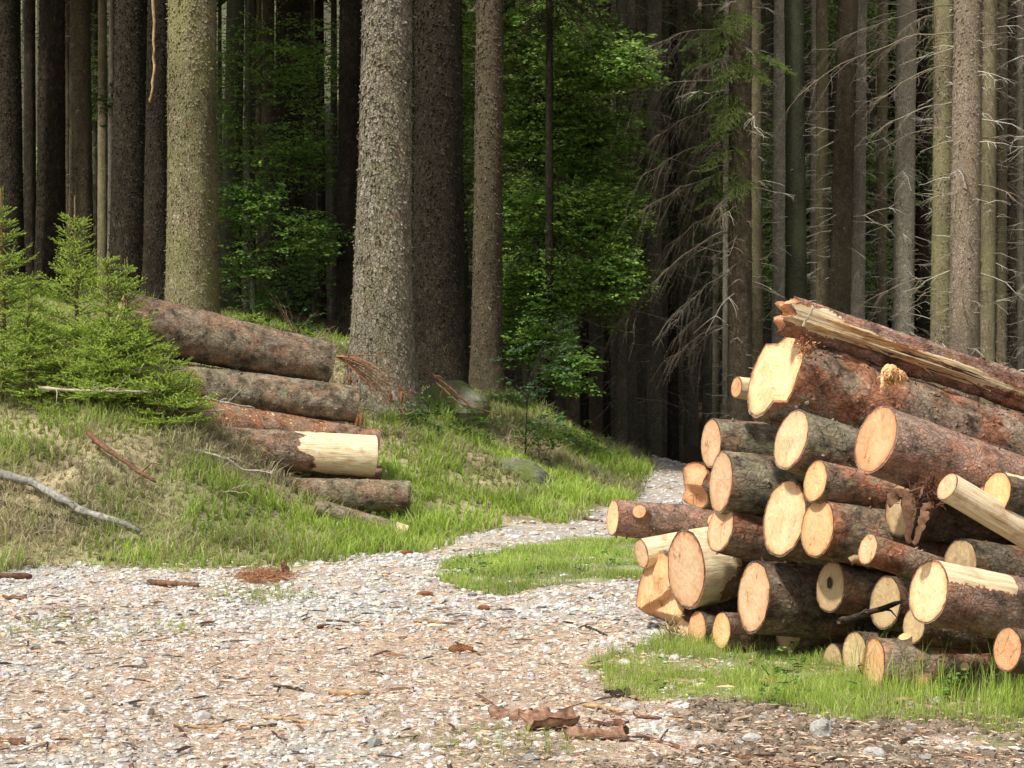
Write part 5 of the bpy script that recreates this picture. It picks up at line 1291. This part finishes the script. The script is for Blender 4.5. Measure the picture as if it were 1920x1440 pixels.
# beeches -----------------------------------------------------------------
def beech(name, label, base, h, vols, nspray, leaf, seed, c0, c1, trunk_r=.05, group=None, lps=14, sprl=.45, bark='smooth', cat='tree', hz=.15, crookx=0.):
    """vols: list of (centre offset xyz, radii xyz, weight)"""
    rr = np.random.default_rng(seed); root = empty(name, base); tag(root, label, cat, group)
    T = Acc(); z = np.linspace(0, 1, 12); sp = np.stack([crookx * z ** 2 * h + .06 * h * np.sin(z * 3 + seed) * z * .5, .05 * h * np.sin(z * 2.2 + seed * 2) * z * .5, z * h], 1)
    tubes(T, sp, trunk_r * (1 - .8 * z), 8, (.1, .1, .08)); T.build('trunk', M[bark], root)
    vols = [(np.array(a_), np.array(b_), w) for a_, b_, w in vols]; w = np.array([v[2] for v in vols], float); w /= w.sum()
    k = rr.choice(len(vols), nspray, p=w); u = norm(rr.normal(size=(nspray, 3))) * (rr.random((nspray, 1)) ** .5)
    C = np.array([vols[i][0] for i in k]) + u * np.array([vols[i][1] for i in k])
    # sprays gather on flat layers
    lay = .3; C[:, 2] = np.round((C[:, 2] + .25 * (C[:, 0] + rr.normal(size=nspray) * .1)) / lay) * lay - .25 * C[:, 0] + rr.normal(size=nspray) * .10
    zi = np.clip(C[:, 2] - rr.uniform(.2, .9, nspray) * (.3 + .4 * np.hypot(C[:, 0], C[:, 1])), .1 * h, h); S0 = np.stack([np.interp(zi, sp[:, 2], sp[:, 0]), np.interp(zi, sp[:, 2], sp[:, 1]), zi], 1)
    D = C - S0; D[:, 2] *= .25; D = norm(D + rr.normal(size=D.shape) * .35 * np.array([1, 1, .3]))
    # limbs
    B = Acc(); sel = rr.random(nspray) < min(1, 90 / nspray); A_ = S0[sel]; Z_ = C[sel]
    m1 = A_ * .6 + Z_ * .4 + np.array([0, 0, min(.12, h * .1)]); m2 = A_ * .25 + Z_ * .75 + np.array([0, 0, min(.08, h * .07)])
    tubes(B, np.stack([A_, m1, m2, Z_], 1), np.tile(np.array([[.22, .15, .09, .04]]) * trunk_r, (len(A_), 1)), 4, (.06, .05, .035), cap=False)
    l = sprl * rr.uniform(.6, 1.3, nspray)[:, None]
    tubes(B, np.stack([C, C + D * l * .5, C + D * l - np.array([0, 0, .06]) * l], 1), np.tile(np.array([[.004, .003, .0015]]), (nspray, 1)), 3, (.07, .05, .03))
    B.build('limbs', M['twig'], root)
    # leaves alternate along the spray and its side shoots, nearly in one plane
    i = np.repeat(np.arange(nspray), lps); n = len(i); t = rr.random(n)[:, None]; side = rr.choice([-1., 1.], n)[:, None]
    perp = norm(np.cross(D[i], np.array([0, 0, 1.]) + rr.normal(size=(nspray, 3))[i] * hz))
    off = rr.random((n, 1)) ** 1.2 * .45 * (1 - t * .7)
    P = C[i] + D[i] * l[i] * t + perp * side * off * l[i] + rr.normal(size=(n, 3)) * .012 - np.array([0, 0, .10]) * t * l[i]
    LD = D[i] * .7 + perp * side * .7 + np.array([0, 0, -.12]) + rr.normal(size=(n, 3)) * .2
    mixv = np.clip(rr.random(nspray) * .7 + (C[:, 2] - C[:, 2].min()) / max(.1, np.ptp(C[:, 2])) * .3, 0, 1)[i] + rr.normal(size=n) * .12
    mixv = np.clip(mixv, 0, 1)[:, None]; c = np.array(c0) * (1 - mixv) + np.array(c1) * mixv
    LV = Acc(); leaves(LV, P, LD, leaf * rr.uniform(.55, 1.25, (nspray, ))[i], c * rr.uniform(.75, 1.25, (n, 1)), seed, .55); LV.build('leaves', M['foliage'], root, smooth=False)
    return root
def bz(px, py, Y, b): v = at(px, py, Y) - b; return (v.x, v.y, v.z)
# centre beech mass
b = gb(985, 31.5); 
beech('beech_tree', 'tall beech full of bright green leaves right of the knobbly olive brown spruce', b, 8.4,
      [(bz(1000, 60, 31, b), (1.0, .9, 1.2), 3), (bz(1090, 120, 30, b), (.75, .7, .55), 3), (bz(1150, 130, 29.3, b), (.5, .4, .20), 1.4), (bz(1010, 250, 31, b), (.95, .9, .9), 3.2), (bz(1090, 280, 31, b), (.7, .8, .8), 2.2), (bz(905, 200, 32, b), (.4, .5, 1.6), 1.2), (bz(1130, 400, 30.5, b), (.45, .5, .6), 1.2), (bz(930, 60, 31, b), (.5, .5, .8), 1)],
      3800, .075, 1, (.10, .21, .04), (.44, .62, .15), .07, sprl=.5, lps=16)
b = gb(1060, 30.0)
beech('beech_tree', 'low young beech with layered leaves above the leafy sapling', b, 4.2,
      [(bz(1000, 400, 30, b), (.8, .8, .6), 2), (bz(1110, 420, 30, b), (.6, .6, .55), 2), (bz(1030, 540, 29.5, b), (.75, .6, .5), 2.3), (bz(1130, 520, 29.5, b), (.42, .5, .5), 1.4), (bz(960, 560, 29.5, b), (.2, .4, .7), .6), (bz(1010, 640, 29, b), (.6, .5, .35), 1.4), (bz(1060, 700, 28.5, b), (.4, .4, .25), .6)],
      2200, .07, 2, (.10, .21, .035), (.34, .54, .10), .04, sprl=.42, lps=15)
# shaded beech on the left
b = gb(475, 32.0)
beech('beech_tree', 'shaded thin beech with curved limbs between the pale olive and the grey giant trunks', b, 8.0,
      [(bz(450, 200, 32, b), (.4, .8, 1.6), 1), (bz(520, 120, 32, b), (.9, .8, .9), 2), (bz(540, 290, 31.5, b), (.85, .8, .6), 2), (bz(470, 390, 31, b), (.5, .7, .4), 1.6), (bz(570, 450, 31, b), (.6, .7, .35), 1.6), (bz(470, 500, 31, b), (.45, .6, .4), 1)],
      1100, .07, 3, (.09, .19, .035), (.28, .46, .09), .06, sprl=.5, lps=14, crookx=.02)
b = gb(600, 37.0)
beech('beech_tree', 'dim beech sapling deep in shade left of the grey giant', b, 5.5, [(bz(600, 150, 37, b), (.5, .8, 1.6), 1), (bz(590, 480, 37, b), (.7, .8, .8), 1), (bz(520, 560, 36, b), (1.0, .8, .3), 1)], 360, .08, 4, (.09, .19, .04), (.26, .42, .09), .03, sprl=.5, lps=14)
b = gb(165, 40.0)
beech('beech_tree', 'few green leaves on a thin sapling between the left dark trunks', b, 7.5, [(bz(195, 200, 40, b), (.25, .4, .4), 1), (bz(110, 60, 40, b), (.2, .3, .5), .3)], 40, .09, 14, (.03, .07, .015), (.08, .15, .03), .025, sprl=.4, lps=12)
# understory behind the right stand
UND = [(1230, 50, 'dim green shrub seen far behind the end of the track', [(1230, 200, 1.2, 2.4), (1290, 420, 1.0, 1.6)]), (1330, 45, 'dim green shrub behind the very thin pale stem', [(1330, 120, .9, 1.8), (1400, 430, .8, 1.6)]), (800, 44, 'green leaves glimpsed in the gap beside the thick dark brown spruce', [(885, 300, .5, 3.0), (780, 300, .4, 3.0)]), (300, 48, 'dim green shrub far behind the leftmost dark trunks', [(130, 350, .8, 1.6), (200, 150, .8, 2.0), (420, 300, .8, 3.)]),
       (1480, 42, 'green beech undergrowth seen between the grey and smooth trunks', [(1440, 300, .6, 1.8), (1470, 520, .6, 1.0)]),
       (1640, 41, 'green beech undergrowth glowing right of the palest stem', [(1645, 80, .7, .9), (1650, 330, .6, 1.2), (1640, 520, .6, .9)]),
       (1735, 43, 'green beech undergrowth behind the twiggy grey brown trunk', [(1735, 120, .5, 1.4), (1735, 380, .6, 1.3), (1740, 580, .5, .8)]),
       (1900, 46, 'green beech undergrowth at the right edge behind the thin trunks', [(1880, 200, .9, 2.2), (1890, 520, .9, 1.6)]),
       (1555, 44, 'green leaves of a beech showing above the top split log', [(1560, 60, .7, .9), (1530, 400, .5, 1.6)])]
for k, (px, Y, lb, vs) in enumerate(UND):
    b = gb(px, Y); beech('beech_shrub', lb, b, 7.5, [(bz(a_, c_, Y, b), (rx, .8, rz), 1) for a_, c_, rx, rz in vs], 850, .085, 20 + k, (.18, .34, .08), (.52, .70, .24), .03, sprl=.5, lps=13, group='beech shrubs behind the right stand', cat='shrub')
# sapling on the bank
b = gb(985, 24.5)
beech('beech_sapling', 'small beech sapling with bluish green leaves leaning right beside the mossy boulder', b, 1.0,
      [(bz(1035, 645, 24.3, b), (.27, .25, .04), 2), (bz(965, 668, 24.3, b), (.22, .25, .03), 1), (bz(1035, 695, 24.2, b), (.25, .25, .05), 1.5), (bz(980, 745, 24.1, b), (.25, .2, .06), 1.2), (bz(1030, 785, 24, b), (.25, .2, .06), 1.4)],
      56, .075, 31, (.035, .09, .035), (.13, .24, .10), .014, sprl=.26, lps=10, cat='sapling')
# low plants on the bank crest
for k, (px, Y, lb) in enumerate([(880, 23.8, 'leafy green herb growing below the mossy boulder'), (1010, 24.5, 'dark green bramble at the foot of the leafy sapling'), (780, 22.9, 'green herb between grass near the foot of the grey giant'), (1100, 26.5, 'low green bramble on the crest of the bank near the track end'), (560, 26.5, 'dark fern like herb behind the thick top log of the left stack'), (470, 26.8, 'low green herb beside the pale olive trunk')]):
    b = gb(px, Y); beech('herb', lb, b, .35, [((0, 0, .22), (.35, .3, .10), 1)], 40, .055, 50 + k, (.04, .10, .02), (.12, .24, .04), .005, sprl=.18, lps=9, cat='plant')
for k, (px, py, lb) in enumerate([(1490, 1236, 'small clover like weed in the grass at the dark foot of the pile'), (1530, 1232, 'pale green weed left of the shaded round ended log'), (215, 1005, 'light green weed beside the weathered grey trunk'), (185, 935, 'dandelion like weed on the grassy left bank')]):
    g = gpt(px, py); beech('weed', lb, g, .08, [((0, 0, .07), (.06, .05, .02), 1)], 9, .03, 70 + k, (.12, .25, .05), (.2, .38, .08), .003, sprl=.05, lps=6, cat='plant')
wr = np.random.default_rng(12)
for k in range(26):
    px_, py_ = [(wr.uniform(840, 1180), wr.uniform(1025, 1085)), (wr.uniform(1180, 1850), wr.uniform(1225, 1340)), (wr.uniform(40, 780), wr.uniform(860, 1020))][k % 3]
    g = gpt(px_, py_); beech('weed', ['broad leaved weed growing in the strip between the wheel tracks', 'broad leaved weed growing in the grass below the right log pile', 'broad leaved weed growing in the grass of the left bank'][k % 3], g, .03, [((0, 0, .03), (.06, .05, .01), 1)], 9, .032, 200 + k, (.12, .25, .05), (.24, .42, .09), .003, sprl=.05, lps=6, cat='plant', group=['broad leaved weeds in the middle strip', 'broad leaved weeds by the right pile', 'broad leaved weeds on the left bank'][k % 3])
# dark hanging spruce bough in the centre top
dk = empty('spruce_tree', gb(1030, 29.0)); tag(dk, 'spruce with dark hanging boughs in front of the bright beech leaves', 'tree')
trunk_mesh(.07, 18, 5, det=False, n=12, flare=.1, roots=False).build('trunk', M['dark'], dk)
for k, (py, az, L) in enumerate([(-40, 200, 1.0), (-30, 260, 1.1), (-20, 340, .9), (0, 300, 1.0), (15, 230, .7), (-60, 20, 1.2), (30, 270, .6)]):
    z = CAMZ + (720 - py) / F * 29 - dk.location.z; green_spray(dk, z, R(az), L, 450 + k, (.012, .022, .008), (.035, .06, .018), droop=.9)
# spruce with lit lower boughs right of the beech
sp2 = empty('spruce_tree', gb(1165, 33.5)); tag(sp2, 'spruce with drooping yellow green boughs right of the low young beech', 'tree')
trunk_mesh(.10, 38, 6, det=False, n=14, flare=.1, roots=False).build('trunk', M['far'], sp2)
for k in range(34):
    py = 20 + k * 17; z = CAMZ + (720 - py) / F * 33.5 - sp2.location.z
    green_spray(sp2, z, R(random.uniform(150, 330)), random.uniform(.6, 1.2), 480 + k, (.05, .10, .02), (.20, .33, .06) if k % 3 else (.34, .46, .09), droop=.5)
c = bpy.data.objects.new('crown', CR[1]); COL.objects.link(c); c.parent = sp2; c.location = (0, 0, 26)
# brown dead spruce with hanging twigs (upper right of centre)
db = empty('spruce_tree', gb(1262, 37.0)); tag(db, 'half dead spruce with brownish hanging needles above the track end', 'tree')
trunk_mesh(.11, 20, 7, det=False, n=14, flare=.1, roots=False).build('trunk', M['dark'], db)
for k in range(80):
    py = -20 + k * 7; z = CAMZ + (720 - py) / F * 37 - db.location.z
    green_spray(db, z, R(random.uniform(140, 400)), random.uniform(.7, 1.8), 520 + k, (.06, .08, .035), (.22, .20, .11) if k % 3 == 0 else (.16, .27, .08), droop=.6)

# ------------------------------------------------------------------ hanging orange stick, dead cone branch, twig bundles
Yh = 26.0
stick('hanging_stick', 'orange brown dead stick hanging down in front of the dark trunks', [at(288, -60, Yh), at(290, 60, Yh), at(293, 130, Yh), at(288, 165, Yh), at(281, 193, Yh)], .024, .018, 'stick_tan', 'stick', 90)
def twig_clump(name, label, base, n, L, up, mat_c, seed, cat='dead branch', r0=.006, az=None, azs=6.3, cones=()):
    rr = np.random.default_rng(seed); root = empty(name, base); tag(root, label, cat); W = Acc(); dead = []
    for k in range(n):
        a_ = (rr.random() * 6.28) if az is None else az + rr.normal() * azs
        d = np.array([math.cos(a_), math.sin(a_), up + rr.normal() * .25]); l = L * rr.uniform(.4, 1); t = np.linspace(0, 1, 6)[:, None]
        P = d * l * t + rr.normal(size=(6, 3)) * l * .03 * t + np.array([0, 0, -.3]) * l * t ** 2; dead.append(P); tubes(W, P, np.linspace(r0, r0 * .3, 6), 4, np.array(mat_c) * rr.uniform(.7, 1.2), cap=False)
        for j in range(7):
            i = rr.integers(1, 5); d2 = norm(d + rr.normal(size=3) * .7) * l * rr.uniform(.15, .35); Q = np.stack([P[i], P[i] + d2 * .5 + rr.normal(size=3) * .01, P[i] + d2 - np.array([0, 0, .15]) * np.linalg.norm(d2)])
            tubes(W, Q, np.array([r0 * .4, r0 * .3, r0 * .15]), 3, np.array(mat_c) * rr.uniform(.7, 1.3))
    W.build('twigs', M['twig'], root)
    for (x, y, z, rz) in cones: cone('cone', None, (x, y, z), rz, .13, .024, hang=True, parent=root)
    return root
cb = at(630, 668, 22.8)
def rel(px, py, Y=22.7): v = at(px, py, Y) - cb; return (v.x, v.y, v.z, random.random())
dcb = twig_clump('dead_spruce_branch', 'rust brown dead spruce branch with hanging cones at the foot of the grey giant', cb, 16, .95, -.28, (.30, .15, .085), 5, az=0, azs=.35, r0=.009, cones=[rel(731, 743), rel(753, 743, 22.6), rel(656, 712), rel(662, 785, 21.6), rel(670, 788, 21.5), rel(678, 784, 21.5)])
N = Acc(); rr = np.random.default_rng(3); S = []; E = []
for k in range(130):
    t = rr.random(); s = np.array([t * .85 + rr.normal() * .05, rr.normal() * .15, -.33 * t + rr.normal() * .07 - .1]); S.append(s); E.append(s + np.array([.12, rr.normal() * .04, -.08 + rr.normal() * .03]))
needles(N, np.array(S), np.array(E), 140, .022, .004, (.20, .09, .045), (.36, .18, .09), None, 3)
N.build('dry_needles', M['needle'], dcb, smooth=False)
twig_clump('dead_twigs', 'upright bare reddish twigs standing behind the thick top log of the left stack', at(553, 628, 22.5), 7, .42, 1.8, (.20, .14, .09), 6, r0=.004)
twig_clump('dead_twigs', 'spread of thin bare twigs between the thick top log and the grey giant', at(590, 640, 22.6), 9, .6, .35, (.36, .26, .18), 7)
twig_clump('dead_twigs', 'tangle of dry twigs at the foot of the boulder and dark trunk', at(850, 700, 25.0), 7, .5, 1.2, (.22, .14, .09), 8)
for k, (px, py, lb) in enumerate([(330, 790, 'tangle of pale dry twigs under the arched dead branch'), (470, 880, 'tangle of grey twigs at the left end of the lowest stacked log'), (240, 770, 'dry twigs poking from straw below the young spruces'), (60, 1010, 'dry straw coloured twigs at the toe of the bank far left'), (300, 970, 'small dry twig tangle in the grass above the fringe'), (420, 930, 'thin bare twigs rising from the grass slope'), (1060, 880, 'dry twigs in the grass right of the sunk boulder')]):
    g = gpt(px, py); twig_clump('dead_twigs', lb, g + Vector((0, 0, .03)), 8, .42, .35, (.42, .34, .24), 20 + k, r0=.005)

# ------------------------------------------------------------------ light, sky, camera
SUN_EL, SUN_AZ = 55, 229   # azimuth of the sun measured from +x (it stands behind the camera to the left)
d = Vector((math.cos(R(SUN_EL)) * math.cos(R(SUN_AZ)), math.cos(R(SUN_EL)) * math.sin(R(SUN_AZ)), math.sin(R(SUN_EL))))
ld = bpy.data.lights.new('sun', 'SUN'); ld.energy = 5.0; ld.angle = R(3.5); ld.color = (1, .96, .885)
lo = bpy.data.objects.new('sun', ld); COL.objects.link(lo); lo.rotation_euler = (-d).to_track_quat('-Z', 'Y').to_euler()
w = bpy.data.worlds.new('World'); SC.world = w; w.use_nodes = True; nt = w.node_tree
sky = nt.nodes.new('ShaderNodeTexSky'); sky.sky_type = 'NISHITA'; sky.sun_disc = False
sky.sun_elevation = R(SUN_EL); sky.sun_rotation = R(90 - SUN_AZ); sky.dust_density = 3
hs = nt.nodes.new('ShaderNodeHueSaturation'); hs.inputs['Saturation'].default_value = .25
nt.links.new(sky.outputs[0], hs.inputs['Color']); bg = nt.nodes['Background']; bg.inputs['Strength'].default_value = .135
nt.links.new(hs.outputs[0], bg.inputs['Color'])
cam = bpy.data.cameras.new('camera'); co = bpy.data.objects.new('camera', cam); COL.objects.link(co)
co.location = (0, 0, CAMZ); co.rotation_euler = (R(90), 0, 0); cam.sensor_width = 36; cam.lens = 36 * F / 1920; cam.clip_end = 1000; cam.clip_start = .1
SC.camera = co
SC.view_settings.view_transform = 'Standard'; SC.view_settings.look = 'None'; SC.view_settings.exposure = 0
SC.render.engine = 'CYCLES'; cy = SC.cycles
cy.max_bounces = 4; cy.diffuse_bounces = 2; cy.use_adaptive_sampling = True; cy.adaptive_threshold = .03; cy.glossy_bounces = 1; cy.transmission_bounces = 3; cy.transparent_max_bounces = 4
cy.use_denoising = True; cy.caustics_reflective = False; cy.caustics_refractive = False
cy.sample_clamp_indirect = 4
